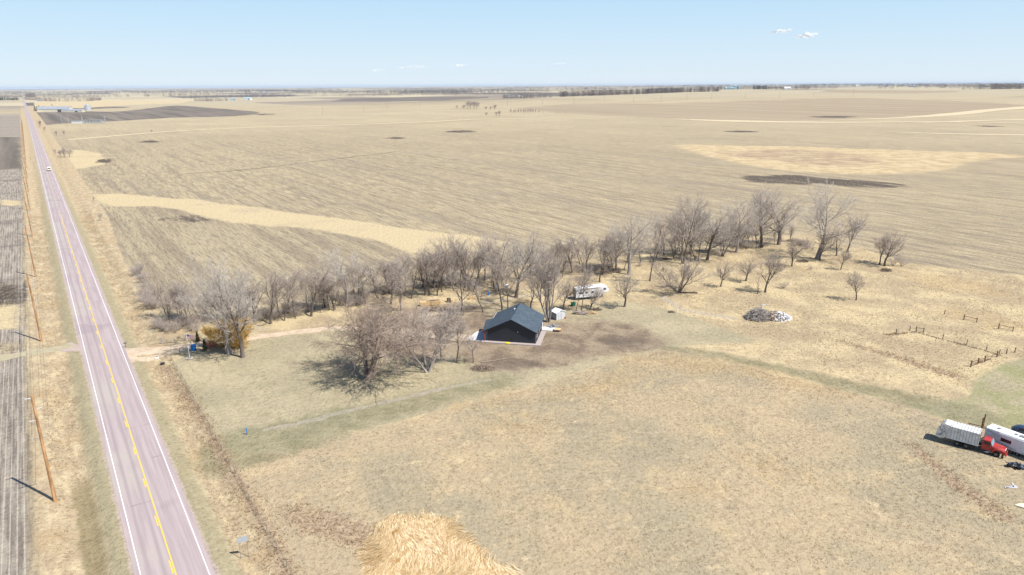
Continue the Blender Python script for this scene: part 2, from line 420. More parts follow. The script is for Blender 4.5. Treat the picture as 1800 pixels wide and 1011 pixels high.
    red = s.mix(s.step(s.noise(p, .06, 5, .75), .40, .60), (.42, .335, .215), (.22, .145, .115))
    col = s.mix(s.math('MULTIPLY', mask(zb[3], 8, 20, 40, 50), .62), col, red)
    blot = s.step(s.noise(s.comb(S, s.math('MULTIPLY', T, .12), 1), .16, 4, .75), .32, .46)
    dk = s.mix(s.step(speck, .42, .68), (.060, .048, .042), (.22, .18, .13))
    col = s.mix(s.math('MULTIPLY', mask(zc[0], 2.5, 4, 0, 40), blot), col, dk)
    # west field: chopped rows, grey soil
    wrow = s.math('SINE', s.math('MULTIPLY', S, 2 * math.pi / .86))
    wsoil = s.mix(s.step(s.noise(rowv2, 1.0, 4, .7), .38, .62), (.185, .155, .130), (.335, .292, .240))
    wsoil = s.mix(s.math('MULTIPLY', s.step(wrow, .70, .95), .55), wsoil, (.50, .46, .37))
    wsoil = s.mix(s.math('MULTIPLY', s.step(s.noise(s.comb(s.math('MULTIPLY', S, .1), T, 0), .025, 4, .7), .50, .66), .65), wsoil, (.14, .118, .105))
    wm = s.math('MULTIPLY', s.step(s.math('MULTIPLY_ADD', ne, 1.5, S), -15.2, -16.4), s.step(dist.outputs['Value'], 2400, 1800))
    keep = s.math('SUBTRACT', 1.0, s.math('MAXIMUM', s.math('MAXIMUM', mask(zb[0], 2, 4), mask(zc[1], 2, 5)), s.math('MULTIPLY', mask(zc[0], 3, 8), blot)))
    col = s.mix(s.math('MULTIPLY', wm, keep), col, wsoil)
    # homestead dry grass
    dg, fine, mid, big = dry_grass_color(s)
    pale = s.mix(s.step(s.noise(p, .07, 4, .65), .40, .62), (.365, .290, .185), (.500, .405, .245))
    pale = s.mix(s.math('MULTIPLY', s.step(mid, .46, .32), .5), pale, (.33, .25, .17))
    col = s.mix(mask(zc[2], 9, 9), col, col)
    col = s.mix(mask(za[2], .8, 3), col, pale)
    # verges
    vg = s.mix(s.step(s.noise(s.comb(S, s.math('MULTIPLY', T, .35), 0), .5, 4, .7), .40, .66), (.375, .292, .190), (.500, .410, .260))
    vg = s.mix(s.math('MULTIPLY', s.step(s.noise(p, .08, 4, .6), .52, .66), .6), vg, (.40, .285, .16))
    vm = s.math('MULTIPLY', s.step(s.math('MULTIPLY_ADD', ne, 2.0, s.math('ADD', aS, s.math('MULTIPLY', s.step(S, -1, 1), s.math('MULTIPLY', s.step(T, 180, 320), -4.5)))), 15.4, 14.2),
                s.step(dist.outputs['Value'], 3500, 2500))
    eastin = s.step(s.math('MULTIPLY_ADD', ne, .8, S), 12.3, 12.9)     # fence line next to the homestead
    vm = s.math('MULTIPLY', vm, s.math('SUBTRACT', 1.0, s.math('MULTIPLY', eastin, mask(za[2], .5, 1))))
    col = s.mix(vm, col, vg)
    # inside: lawn, pasture, dirt, trails
    lawn = s.mix(s.step(s.noise(p, .06, 4, .6), .38, .62), (.325, .284, .188), (.395, .338, .222))
    lawn = s.mix(s.math('MULTIPLY', s.step(mid, .52, .68), .5), lawn, (.310, .280, .170))
    lawn = s.mix(s.math('MULTIPLY', s.step(s.noise(s.comb(s.math('MULTIPLY', S, .5), s.math('MULTIPLY', T, .06), 0), 1, 3, .7), .5, .36), .3), lawn, (.275, .235, .155))
    right = s.step(s.dot(p, (1, 0, 0)), 72, 90)
    lawn = s.mix(s.math('MULTIPLY', right, s.step(s.noise(p, .12, 4, .6), .38, .6)), lawn, (.275, .262, .140))
    col = s.mix(mask(za[1], .9, 2.5), col, lawn)
    fgm = mask(za[0], .5, 1.6)
    sw1 = s.noise(s.comb(s.dot(p, (.92, .39, 0)), s.math('MULTIPLY', s.dot(p, (-.39, .92, 0)), .03), 0), .55, 3, .6)
    sw2 = s.noise(s.comb(s.dot(p, (-.2, .98, 0)), s.math('MULTIPLY', s.dot(p, (.98, .2, 0)), .03), 7), .45, 3, .6)
    dg = s.mix(s.math('MULTIPLY', s.step(sw1, .56, .68), .32), dg, (.265, .228, .160))
    dg = s.mix(s.math('MULTIPLY', s.step(sw2, .57, .68), .30), dg, (.47, .38, .245))
    dg = s.mix(s.math('MULTIPLY', s.step(s.noise(p, .28, 4, .6), .60, .70), .55), dg, (.54, .44, .28))
    col = s.mix(fgm, col, dg)
    gold = s.mix(s.step(s.noise(p, .5, 5, .75), .38, .62), (.345, .245, .140), (.470, .360, .200))
    col = s.mix(s.math('MULTIPLY', s.step(s.math('MULTIPLY_ADD', s.math('SUBTRACT', s.noise(p, .10, 5, .7), .5), 22, zd[3]), -3, 5), .6), col, gold)
    dirt = s.mix(s.step(s.noise(p, .16, 5, .65, .6), .36, .64), (.170, .128, .095), (.300, .236, .166))
    col = s.mix(s.math('MULTIPLY', mask(za[3], 3.0, 12), .95), col, dirt)
    col = s.mix(s.math('MULTIPLY', mask(zd[2], 2, 6), .7), col, (.125, .10, .08))
    grn = s.mix(s.step(s.noise(p, .22, 4, .65), .36, .62), (.275, .248, .155), (.200, .185, .110))
    col = s.mix(s.math('MULTIPLY', mask(zc[3], 1.5, 6), .8), col, grn)
    col = s.mix(s.math('MULTIPLY', mask(zd[0], .35, 1.8), .55), col, (.37, .33, .28))
    weed = s.mix(s.step(s.noise(p, .9, 5, .75), .38, .62), (.30, .225, .155), (.42, .325, .22))
    col = s.mix(s.math('MULTIPLY', mask(zd[1], .6, 2.4), .85), col, weed)
    # road edge: green mown strip and gravel
    ge = s.math('MULTIPLY_ADD', ne, 1.2, aS)
    gr = s.math('MULTIPLY', s.math('MULTIPLY', s.step(ge, 4.4, 4.9), s.step(ge, 8.2, 6.2)), s.step(dist.outputs['Value'], 900, 300))
    col = s.mix(s.math('MULTIPLY', gr, .75), col, (.290, .262, .165))
    col = s.mix(s.math('MULTIPLY', s.step(ge, 5.0, 4.6), s.step(dist.outputs['Value'], 3000, 2000)), col, (.40, .33, .27))
    # moist green hollow in the west ditch close to the camera
    hol = s.math('MULTIPLY', s.step(s.math('ABSOLUTE', s.math('SUBTRACT', s.math('MULTIPLY_ADD', ne, 2.2, S), -8.6)), 1.9, .9), s.step(s.math('MULTIPLY_ADD', ne, 9, T), 36, 30))
    col = s.mix(s.math('MULTIPLY', hol, .75), col, (.215, .175, .095))
    fine2 = s.noise(p, .75, 4, .8)
    col = s.mix(s.math('MULTIPLY', s.step(fine, .50, .32), .50), col, s.mix(1.0, col, (.58, .53, .48), 'MULTIPLY'))
    col = s.mix(s.math('MULTIPLY', s.step(fine2, .47, .34), .45), col, s.mix(1.0, col, (.62, .58, .52), 'MULTIPLY'))
    col = s.mix(s.math('MULTIPLY', s.step(fine2, .53, .66), .40), col, s.mix(1.0, col, (1.28, 1.26, 1.2), 'MULTIPLY'))
    col = s.mix(s.math('MULTIPLY', s.step(fine, .54, .74), .40), col, s.mix(1.0, col, (1.3, 1.28, 1.2), 'MULTIPLY'))
    col = s.mix(1.0, col, (.995, .985, .96), 'MULTIPLY')
    nm = s.bump(s.noise(p, .9, 5, .7), .42, .85)
    nm = s.bump(s.noise(p, 4.5, 3, .7), .10, .8, nm)
    return s.done(col, .95, nm, 0, .1)
GM = make_ground_material()
gme = np_mesh('ground', GV, GF, GM, True)
P2 = GV[:, :2]
for k in ZP:
    a = gme.attributes.new(k, 'FLOAT_COLOR', 'POINT')
    arr = np.stack([zone(P2, k, c) for c in range(4)], 1).astype(np.float32)
    a.data.foreach_set('color', arr.ravel())
ground = tag(link_mesh('ground', gme), 'flat farm ground of corn stubble, dry pasture and mown yard', kind='structure')

# ------------------------------------------------------------------ road, markings, driveway
def road_pt(s, t):
    x = RC[0] + RN[0] * s + RD[0] * t; y = RC[1] + RN[1] * s + RD[1] * t
    return x, y
def road_sheet(name, s0, s1, t0, t1, lift, mat, jag=0.0, seed=1):
    rng = random.Random(seed); ts = [t0]
    while ts[-1] < t1: ts.append(min(t1, ts[-1] + max(2.0, abs(ts[-1]) * .02)))
    V = []; F = []
    for i, t in enumerate(ts):
        for s in (s0 - rng.random() * jag, s1 + rng.random() * jag):
            x, y = road_pt(s, t); r = math.hypot(x, y)
            V.append((x, y, float(gz(*road_pt(0, t))) + lift + max(0, r - 600) * 3e-4 * (1 + lift)))
        if i: b = 2 * i; F.append((b - 2, b - 1, b + 1, b))
    return link_mesh(name, np_mesh(name, V, F, mat))
def asphalt():
    s = NT('pink_quartzite_asphalt'); p = s.pos
    S = s.math('SUBTRACT', s.dot(p, (RN[0], RN[1], 0)), float(RC @ RN)); T = s.math('SUBTRACT', s.dot(p, (RD[0], RD[1], 0)), float(RC @ RD))
    v = s.comb(S, s.math('MULTIPLY', T, .03), 0)
    c = s.mix(s.step(s.noise(v, 1.4, 4, .6), .38, .62), (.322, .260, .250), (.388, .316, .302))
    c = s.mix(s.math('MULTIPLY', s.step(S, .2, -.6), s.step(s.noise(p, .05, 3), .42, .6)), c, (.375, .325, .285))
    lane = s.math('ABSOLUTE', s.math('SUBTRACT', s.math('ABSOLUTE', S), 1.85))
    wheel = s.step(s.math('ABSOLUTE', s.math('SUBTRACT', lane, .85)), .42, .05)
    left = s.step(S, .3, -.3)
    c = s.mix(s.math('MULTIPLY', wheel, s.math('MULTIPLY_ADD', left, .5, .16)), c, (.270, .220, .220))
    c = s.mix(s.math('MULTIPLY', s.step(s.noise(p, 9, 2, .8), .55, .75), .35), c, (.44, .38, .37))
    crack = s.math('MULTIPLY', s.step(s.voro(s.comb(s.math('MULTIPLY', S, .4), T, 0), .045, 'Distance'), .03, .0), 1)
    tx = s.math('ABSOLUTE', s.math('SUBTRACT', s.math('FRACT', s.math('DIVIDE', s.math('MULTIPLY_ADD', s.noise(p, .8, 3), 1.4, T), 14.0)), .5))
    c = s.mix(s.math('MULTIPLY', s.math('MULTIPLY', s.step(tx, .012, .004), s.step(s.noise(p, .11, 2), .5, .56)), .45), c, (.14, .12, .12))
    pt = s.step(s.noise(s.comb(s.math('MULTIPLY', S, .5), s.math('MULTIPLY', T, .6), 4), .07, 3), .63, .68)
    c = s.mix(s.math('MULTIPLY', pt, .35), c, (.215, .18, .19))
    return s.done(c, .85, s.bump(s.noise(p, 14, 3, .7), .01, .5), 0, .3)
def paint(name, col, wear):
    s = NT(name); p = s.pos
    c = s.mix(s.math('MULTIPLY', s.step(s.noise(p, 3, 4, .75), .52, .70), wear), col, (.36, .30, .29))
    return s.done(c, .6, None, 0, .3)
ASPH = asphalt(); WHITE = paint('white_road_paint', (.74, .72, .70), .75); YEL = paint('yellow_road_paint', (.74, .49, .07), .35)
tag(road_sheet('road', -4.35, 4.35, -160, 14000, .03, ASPH, .12), kind='structure')
def marking(name, s0, s1, t0, t1):
    return tag(road_sheet(name, s0, s1, t0, t1, .04, WHITE if 'white' in name else YEL), kind='structure')
marking('white_edge_line', -3.77, -3.64, -160, 3500); marking('white_edge_line', 3.64, 3.77, -160, 3500)
marking('yellow_centre_line', .02, .19, -160, 318)
V = []; F = []
t = -158.0
while t < 1500:                         # passing dashes beside the solid line
    for (s, tt) in ((-.26, t), (-.08, t), (-.08, t + 3.05), (-.26, t + 3.05)):
        x, y = road_pt(s, tt); V.append((x, y, float(gz(*road_pt(0, tt))) + .041 + max(0, math.hypot(x, y) - 600) * 3.2e-4))
    b = len(V); F.append((b - 4, b - 3, b - 2, b - 1)); t += 12.19
tag(link_mesh('yellow_dashes', np_mesh('yellow_dashes', V, F, YEL)), kind='structure')

def gravel_mat(name, a, b, grass=(.30, .265, .17)):
    s = NT(name); p = s.pos
    c = s.mix(s.step(s.noise(p, .7, 4, .65), .35, .65), a, b)
    c = s.mix(s.math('MULTIPLY', s.step(s.noise(p, .16, 4, .6), .5, .66), .5), c, grass)
    c = s.mix(s.math('MULTIPLY', s.step(s.noise(p, 8, 2, .8), .55, .7), .3), c, (.5, .44, .36))
    return s.done(c, .95, s.bump(s.noise(p, 7, 3, .7), .04, .6), 0, .15)
def resample(line, step=.8):
    out = []
    for a, b in zip(line[:-1], line[1:]):
        a, b = np.array(a), np.array(b); n = max(1, int(np.hypot(*(b - a)) / step))
        out += [a + (b - a) * k / n for k in range(n)]
    return out + [np.array(line[-1])]
def ribbon(name, line, widths, lift, mat, jag=.25, seed=3, world=False, step=.8):
    rng = random.Random(seed); w = line if world else pts(line)
    # smooth the centre line a little
    P = np.array(resample(w, step)); Wd = np.interp(np.linspace(0, len(w) - 1, len(P)), range(len(w)), widths)
    Q = P.copy()
    for _ in range(12): Q[1:-1] = (Q[:-2] + Q[1:-1] + Q[2:]) / 3
    V = []; F = []; jl = jr = 0
    for i, q in enumerate(Q):
        d = Q[min(i + 1, len(Q) - 1)] - Q[max(i - 1, 0)]; d = d / np.hypot(*d); n = np.array((d[1], -d[0]))
        jl = .7 * jl + .3 * rng.uniform(-1, 1) * jag * 3; jr = .7 * jr + .3 * rng.uniform(-1, 1) * jag * 3
        for k in range(5):
            f = -1 + k / 2; off = f * Wd[i] / 2 + (jl if k == 0 else jr if k == 4 else 0)
            x, y = q + n * off; V.append((x, y, float(gz(x, y)) + lift + (math.hypot(x, y) / 1000) ** 2 * .12 * (math.hypot(x, y) > 500)))
        if i:
            b = 5 * i
            F += [(b - 5 + k, b - 4 + k, b + k + 1, b + k) for k in range(4)]
    return link_mesh(name, np_mesh(name, V, F, mat))
GRAVEL = gravel_mat('tan_gravel', (.44, .34, .235), (.55, .43, .31))
tag(ribbon('driveway', [(216, 627), (240, 624), (270, 620), (300, 616), (345, 606), (420, 597), (500, 586), (570, 578), (640, 577), (700, 582), (750, 587), (800, 592), (826, 595)],
           [11, 7, 5.0, 4.6, 4.0, 3.3, 3.3, 3.4, 3.6, 4.4, 5, 5, 5.2], .018, GRAVEL), 'tan gravel driveway running from the road to the house', kind='structure')
TRACK = gravel_mat('worn_dirt_track', (.33, .265, .18), (.41, .335, .225))
tag(ribbon('path', [(735, 558), (800, 545), (880, 528), (940, 518), (1000, 520), (1050, 532)], [2.2, 2.4, 2.6, 3, 2.5, 1], .025, TRACK, .4, 7), 'worn tan track looping behind the house', kind='structure')
PINKG = gravel_mat('pink_gravel', (.34, .265, .235), (.43, .335, .30))
GTRACK = gravel_mat('grassy_track', (.335, .285, .185), (.40, .345, .225), (.30, .265, .165))
tag(ribbon('path', [(128, 607), (112, 612), (88, 615), (60, 619), (30, 626), (-20, 634)], [5.0, 4.6, 4.4, 4.2, 4.2, 4], .022, GTRACK, .6, 17), 'faint grassy field track leading left from the road', kind='structure')
x0, y0 = road_pt(-4.5, 103.5); x1, y1 = road_pt(-8.5, 102.0)
tag(ribbon('field_approach', [(x0, y0), ((x0 + x1) / 2, (y0 + y1) / 2), (x1, y1)], [9, 5.5, 2.5], .016, PINKG, .3, 9, True), 'pink gravel apron where the field track meets the road', kind='structure')

STRIP = gravel_mat('pale_straw_strip', (.47, .375, .235), (.60, .49, .32), (.42, .335, .215))
for nm, ln, wd, lb in (('grass_strip', [(120, 246), (180, 241), (300, 231), (450, 224), (600, 220), (740, 215), (840, 209.5), (930, 208.5), (1000, 208), (1100, 211)], [7, 7, 7, 9, 9, 9, 10, 8, 7, 2], 'thin pale straw line curving across the far stubble'),
                       ('grass_strip', [(1180, 209), (1240, 211.5), (1350, 214.5), (1500, 215.5), (1640, 214), (1800, 217)], [3, 30, 22, 12, 10, 8], 'pale straw strip below the brown far field'),
                       ('grass_strip', [(1440, 212), (1560, 208.5), (1660, 202.5), (1740, 194), (1830, 187.5)], [5, 12, 24, 22, 26], 'pale strip rising to the right edge of the far fields'),
                       ('grass_strip', [(1600, 216.5), (1680, 213.8), (1760, 211), (1840, 210)], [3, 12, 9, 16], 'narrow pale strip near the right edge of the far fields'),
                       ('grass_strip', [(1560, 232), (1680, 236), (1800, 237.5), (1850, 238)], [3, 8, 9, 9], 'broken pale strip across the right far stubble')):
    tag(ribbon(nm, ln, [q * 1.7 for q in wd], .06, STRIP, .6, 21, False, 9.0), lb, kind='structure')
DRYT = gravel_mat('dark_furrow', (.22, .18, .14), (.33, .27, .20), (.30, .245, .18))
tag(ribbon('furrow', [(325, 306), (420, 300), (470, 294), (560, 283), (640, 274), (700, 266)], [.5, 2, 1.2, 2.5, 1.5, .5], .12, DRYT, 1.2, 22, False, 4.0), 'thin dark broken furrow wandering through the stubble', kind='structure')

# ------------------------------------------------------------------ trees
def bark(name, a, b):
    s = NT(name); tc = s.n.new('ShaderNodeTexCoord').outputs['Object']
    oi = s.n.new('ShaderNodeObjectInfo').outputs['Random']
    v = s.vmul(tc, (1, 1, .3))
    c = s.mix(s.step(s.noise(v, 3.5, 3, .7), .35, .65), a, b)
    c = s.mix(s.math('MULTIPLY', oi, .35), c, s.mix(1.0, c, (.62, .60, .60), 'MULTIPLY'))
    return s.done(c, .9, None, 0, .1)
B_PALE = bark('pale_bark', (.24, .21, .185), (.40, .365, .33))
B_DARK = bark('grey_brown_bark', (.105, .085, .072), (.215, .18, .152))
T_PALE = bark('pale_twigs', (.47, .42, .365), (.62, .56, .49))
T_PINK = bark('pale_brown_twigs', (.39, .325, .27), (.54, .46, .39))
T_WILL = bark('russet_twigs', (.31, .24, .19), (.44, .35, .28))
T_GOLD = bark('golden_twigs', (.60, .39, .11), (.78, .54, .19))
T_GREY = bark('grey_violet_twigs', (.43, .365, .31), (.58, .50, .435))
B_RED = bark('brown_bark', (.165, .125, .10), (.28, .215, .175))

def rot_about(d, ax, a):
    c, s = math.cos(a), math.sin(a); k = ax
    dot = d[0] * k[0] + d[1] * k[1] + d[2] * k[2]
    return (d[0] * c + (k[1] * d[2] - k[2] * d[1]) * s + k[0] * dot * (1 - c),
            d[1] * c + (k[2] * d[0] - k[0] * d[2]) * s + k[1] * dot * (1 - c),
            d[2] * c + (k[0] * d[1] - k[1] * d[0]) * s + k[2] * dot * (1 - c))
def nrm(v):
    l = math.sqrt(v[0] ** 2 + v[1] ** 2 + v[2] ** 2) or 1; return (v[0] / l, v[1] / l, v[2] / l)
def perp(d):
    a = (0, 0, 1) if abs(d[2]) < .9 else (1, 0, 0)
    return nrm((d[1] * a[2] - d[2] * a[1], d[2] * a[0] - d[0] * a[2], d[0] * a[1] - d[1] * a[0]))
def grow(seed, stems=1, counts=(7, 7, 6, 6), ratio=(.62, .55, .5, .42), ang=(42, 40, 40, 42), start=(.35, .2, .15, .1),
         up=(.02, .10, .06, .03), wob=(.07, .13, .17, .22), r0=.02, splay=8, taper=(.35, .25, .25, .3, .4), lean=(0, 0), rmin=.0011, stemL=1.0, lift=0.0):
    """branches of a tree of height about 1; returns list of (points, radii, level)"""
    R = random.Random(seed); out = []
    nseg = (7, 5, 4, 3, 2)
    def br(p, d, L, r, lv):
        n = nseg[lv]; P = [p]; D = []
        for i in range(n):
            w = wob[min(lv, 3)]
            d = nrm((d[0] + R.gauss(0, w) + (lean[0] if lv == 0 else 0), d[1] + R.gauss(0, w) + (lean[1] if lv == 0 else 0), d[2] + R.gauss(0, w * .6) + up[min(lv, 3)]))
            p = (p[0] + d[0] * L / n, p[1] + d[1] * L / n, max(.004, p[2] + d[2] * L / n)); P.append(p); D.append(d)
        tp = taper[lv]; rad = [max(rmin, r * (1 - (1 - tp) * i / n)) for i in range(n + 1)]
        if lv == 0: rad[0] *= 1.35
        out.append((P, rad, lv))
        if lv < len(counts):
            c = counts[lv]; k0 = R.random() * 6.28
            m = max(1, int(round(c * R.uniform(.8, 1.2))))
            for k in range(m):
                f = start[lv] + (1 - start[lv]) * (k + R.random() * .8) / m; f = min(f, .999)
                i = int(f * n); q = f * n - i
                bp = tuple(P[i][j] + (P[i + 1][j] - P[i][j]) * q for j in range(3))
                a = math.radians(ang[lv] * R.uniform(.65, 1.3)) * (1.15 - .4 * f)
                ax = rot_about(perp(D[i]), D[i], k0 + k * 2.4 + R.uniform(-.4, .4))
                cd = rot_about(D[i], ax, a)
                br(bp, cd, L * ratio[lv] * R.uniform(.7, 1.2) * (1.18 - .45 * f), rad[i] * (.62 if lv else .55) * R.uniform(.75, 1.05), lv + 1)
            if lv < 3:   # the leader goes on
                br(P[-1], D[-1], L * ratio[lv] * .75, rad[-1] * .9, lv + 1)
    for q in range(stems):
        a = 2 * math.pi * (q + R.random() * .6) / stems; t = math.radians(splay * (R.uniform(.6, 1.2) if stems > 1 else R.random()))
        d = (math.sin(t) * math.cos(a), math.sin(t) * math.sin(a), math.cos(t))
        o = .012 * (stems > 1)
        br((o * math.cos(a), o * math.sin(a), -.01), d, .58 * stemL * R.uniform(.85, 1.1), r0 * (1 if stems == 1 else .72), 0)
    return out
def to_mesh(name, brs, levels, mat, scale=1.0):
    V = []; F4 = []
    for P, rad, lv in brs:
        if lv not in levels: continue
        k = (8, 6, 4, 3, 3)[lv]; b0 = len(V)
        for i, p in enumerate(P):
            a = P[min(i + 1, len(P) - 1)]; b = P[max(i - 1, 0)]
            d = nrm((a[0] - b[0], a[1] - b[1], a[2] - b[2])); u = perp(d)
            w = (d[1] * u[2] - d[2] * u[1], d[2] * u[0] - d[0] * u[2], d[0] * u[1] - d[1] * u[0])
            for j in range(k):
                c, s = math.cos(6.2832 * j / k) * rad[i], math.sin(6.2832 * j / k) * rad[i]
                V.append((p[0] + u[0] * c + w[0] * s, p[1] + u[1] * c + w[1] * s, p[2] + u[2] * c + w[2] * s))
        for i in range(len(P) - 1):
            for j in range(k):
                F4.append((b0 + i * k + j, b0 + i * k + (j + 1) % k, b0 + (i + 1) * k + (j + 1) % k, b0 + (i + 1) * k + j))
    return np_mesh(name, np.array(V) * scale, F4, mat)
PROTO = {}
def proto(key, twmat, bmat, twl=(3, 4), **kw):
    brs = grow(**kw)
    top = np.percentile([p[2] for b in brs for p in b[0]], 99.6)
    brs = [([(x / top, y / top, z / top) for x, y, z in P], [r for r in rad], lv) for P, rad, lv in brs]
    nl = max(b[2] for b in brs)
    tl = (nl - 1, nl) if nl > 2 else (nl,)
    ext = np.percentile([abs(p[0]) for b in brs for p in b[0]], 97)
    PROTO[key] = (to_mesh('trunk', brs, tuple(range(nl + 1 - len(tl))), bmat), to_mesh('crown', brs, tl, twmat), ext)
proto('cotton', T_PALE, B_PALE, seed=11, counts=(8, 8, 7, 6), ratio=(.78, .62, .5, .42), start=(.38, .2, .1, .1), ang=(54, 48, 44, 46), r0=.026, rmin=.0009)
proto('cotton2', T_PALE, B_DARK, seed=23, counts=(7, 8, 7, 6), ratio=(.82, .62, .5, .42), start=(.40, .2, .1, .1), ang=(58, 50, 46, 46), r0=.027, rmin=.0009, up=(.0, .12, .06, .03))
proto('cotton3', T_GREY, B_DARK, seed=31, stems=2, counts=(6, 7, 7, 5), ratio=(.80, .62, .5, .42), start=(.40, .2, .1, .1), ang=(56, 48, 44, 46), r0=.026, rmin=.0009, splay=9)
proto('ash', T_PINK, B_DARK, seed=5, counts=(7, 6, 5, 5), ratio=(.72, .6, .5, .42), start=(.34, .2, .1, .1), ang=(50, 44, 42, 44), r0=.020, rmin=.0010)
proto('ash2', T_PINK, B_DARK, seed=6, counts=(8, 6, 5, 5), ratio=(.68, .6, .5, .42), start=(.30, .2, .1, .1), ang=(42, 42, 42, 44), r0=.019, rmin=.0010)
proto('ash3', T_PINK, B_DARK, seed=17, stems=2, counts=(7, 6, 6, 5), ratio=(.68, .58, .5, .42), start=(.32, .2, .1, .1), ang=(44, 42, 42, 44), r0=.017, splay=11, rmin=.0010)
proto('slim', T_PINK, B_DARK, seed=8, counts=(9, 5, 5, 4), start=(.36, .2, .1, .1), ratio=(.48, .55, .5, .45), ang=(44, 40, 40, 42), r0=.011, rmin=.0011)
proto('slim2', T_GREY, B_DARK, seed=9, counts=(10, 5, 5, 4), start=(.42, .2, .1, .1), ratio=(.44, .55, .5, .45), ang=(40, 40, 40, 42), r0=.010, rmin=.0011)
proto('multi', T_PINK, B_PALE, seed=14, stems=5, counts=(6, 6, 5, 4), ratio=(.62, .58, .5, .42), start=(.36, .2, .1, .1), ang=(32, 36, 40, 42), r0=.019, splay=13, up=(.0, .05, .05, .02), rmin=.0011)
proto('fan', T_PINK, B_DARK, seed=19, stems=4, counts=(6, 5, 5, 4), start=(.3, .2, .1, .1), ang=(34, 34, 38, 42), r0=.022, splay=38, up=(.03, .08, .05, .02), rmin=.0014, stemL=1.1)
proto('fan2', T_GREY, B_PALE, seed=29, stems=4, counts=(7, 6, 5, 5), start=(.35, .2, .1, .1), ang=(32, 36, 40, 42), r0=.024, splay=26, up=(.01, .06, .05, .02), rmin=.0013)
proto('orchard', T_PINK, B_DARK, seed=41, counts=(6, 6, 5, 5), start=(.42, .15, .1, .1), ratio=(.95, .6, .5, .42), ang=(50, 42, 40, 42), r0=.026, rmin=.0016)
proto('orchard2', T_PINK, B_DARK, seed=43, counts=(7, 6, 5, 5), start=(.34, .15, .1, .1), ratio=(.85, .6, .5, .42), ang=(42, 42, 40, 42), r0=.024, rmin=.0016)
proto('willow', T_WILL, B_RED, seed=52, stems=3, counts=(8, 7, 6, 6), ratio=(.98, .64, .54, .46), start=(.46, .2, .1, .1), ang=(54, 48, 48, 46), r0=.040, splay=15,
      up=(.0, .04, -.03, -.13), wob=(.09, .15, .18, .2), rmin=.0010)
proto('snag', B_DARK, B_DARK, seed=61, counts=(4, 2), ratio=(.28, .4), ang=(50, 40), start=(.4, .3), r0=.03, rmin=.004)
proto('brush', T_GREY, B_DARK, seed=71, stems=7, counts=(6, 6, 5), ratio=(.6, .5, .5), ang=(38, 38, 40), start=(.15, .1, .1), r0=.010, splay=38, rmin=.0018)
proto('brush2', T_PINK, B_DARK, seed=73, stems=8, counts=(6, 6, 5), ratio=(.6, .5, .5), ang=(38, 38, 40), start=(.15, .1, .1), r0=.012, splay=46, rmin=.0019)
proto('goldbush', T_GOLD, T_GOLD, seed=75, stems=20, counts=(9, 7, 5), ratio=(.5, .45, .5), ang=(34, 34, 36), start=(.08, .1, .1), r0=.009, splay=46, rmin=.0034)
proto('far', T_GREY, B_DARK, seed=81, counts=(8, 8, 6), ratio=(.62, .55, .5), ang=(42, 42, 42), start=(.3, .15, .1), r0=.020, rmin=.0045)
proto('far2', T_GREY, B_DARK, seed=83, counts=(8, 8, 6), ratio=(.5, .55, .5), ang=(36, 42, 42), start=(.25, .15, .1), r0=.020, rmin=.0045)

def plant(kind, u, v, vtop, label, name='bare_tree', cat='tree', group=None, wid=1.0, rz=None, h=None, loc=None, tilt=None):
    p = Vector(loc) if loc is not None else at(u, v)
    h = h or height_to(u, v, vtop) * 1.05
    wid *= {'cotton': 1.25, 'cotton2': 1.3, 'cotton3': 1.3, 'ash': 1.2, 'ash2': 1.25, 'ash3': 1.15, 'slim': 1.25, 'slim2': 1.25, 'orchard': 1.2, 'orchard2': 1.2, 'fan': 1.15, 'far': 1.3, 'far2': 1.25}.get(kind, 1)
    o = empty(name, p - Vector((0, 0, .05)), 0, label, cat, group)
    rng = random.Random(int(p.x * 37 + p.y * 91)); rz = rng.uniform(0, 6.28) if rz is None else math.radians(rz)
    tr, cr, ext = PROTO[kind]
    for nm, me in (('trunk', tr), ('crown', cr)):
        c = link_mesh(nm, me, o); c.scale = (h * wid, h * wid, h)
        c.rotation_euler = (Euler((math.radians(tilt[0]), math.radians(tilt[1]), 0)).to_matrix() @ Matrix.Rotation(rz, 3, 'Z')).to_euler() if tilt else (0, 0, rz)
    return o

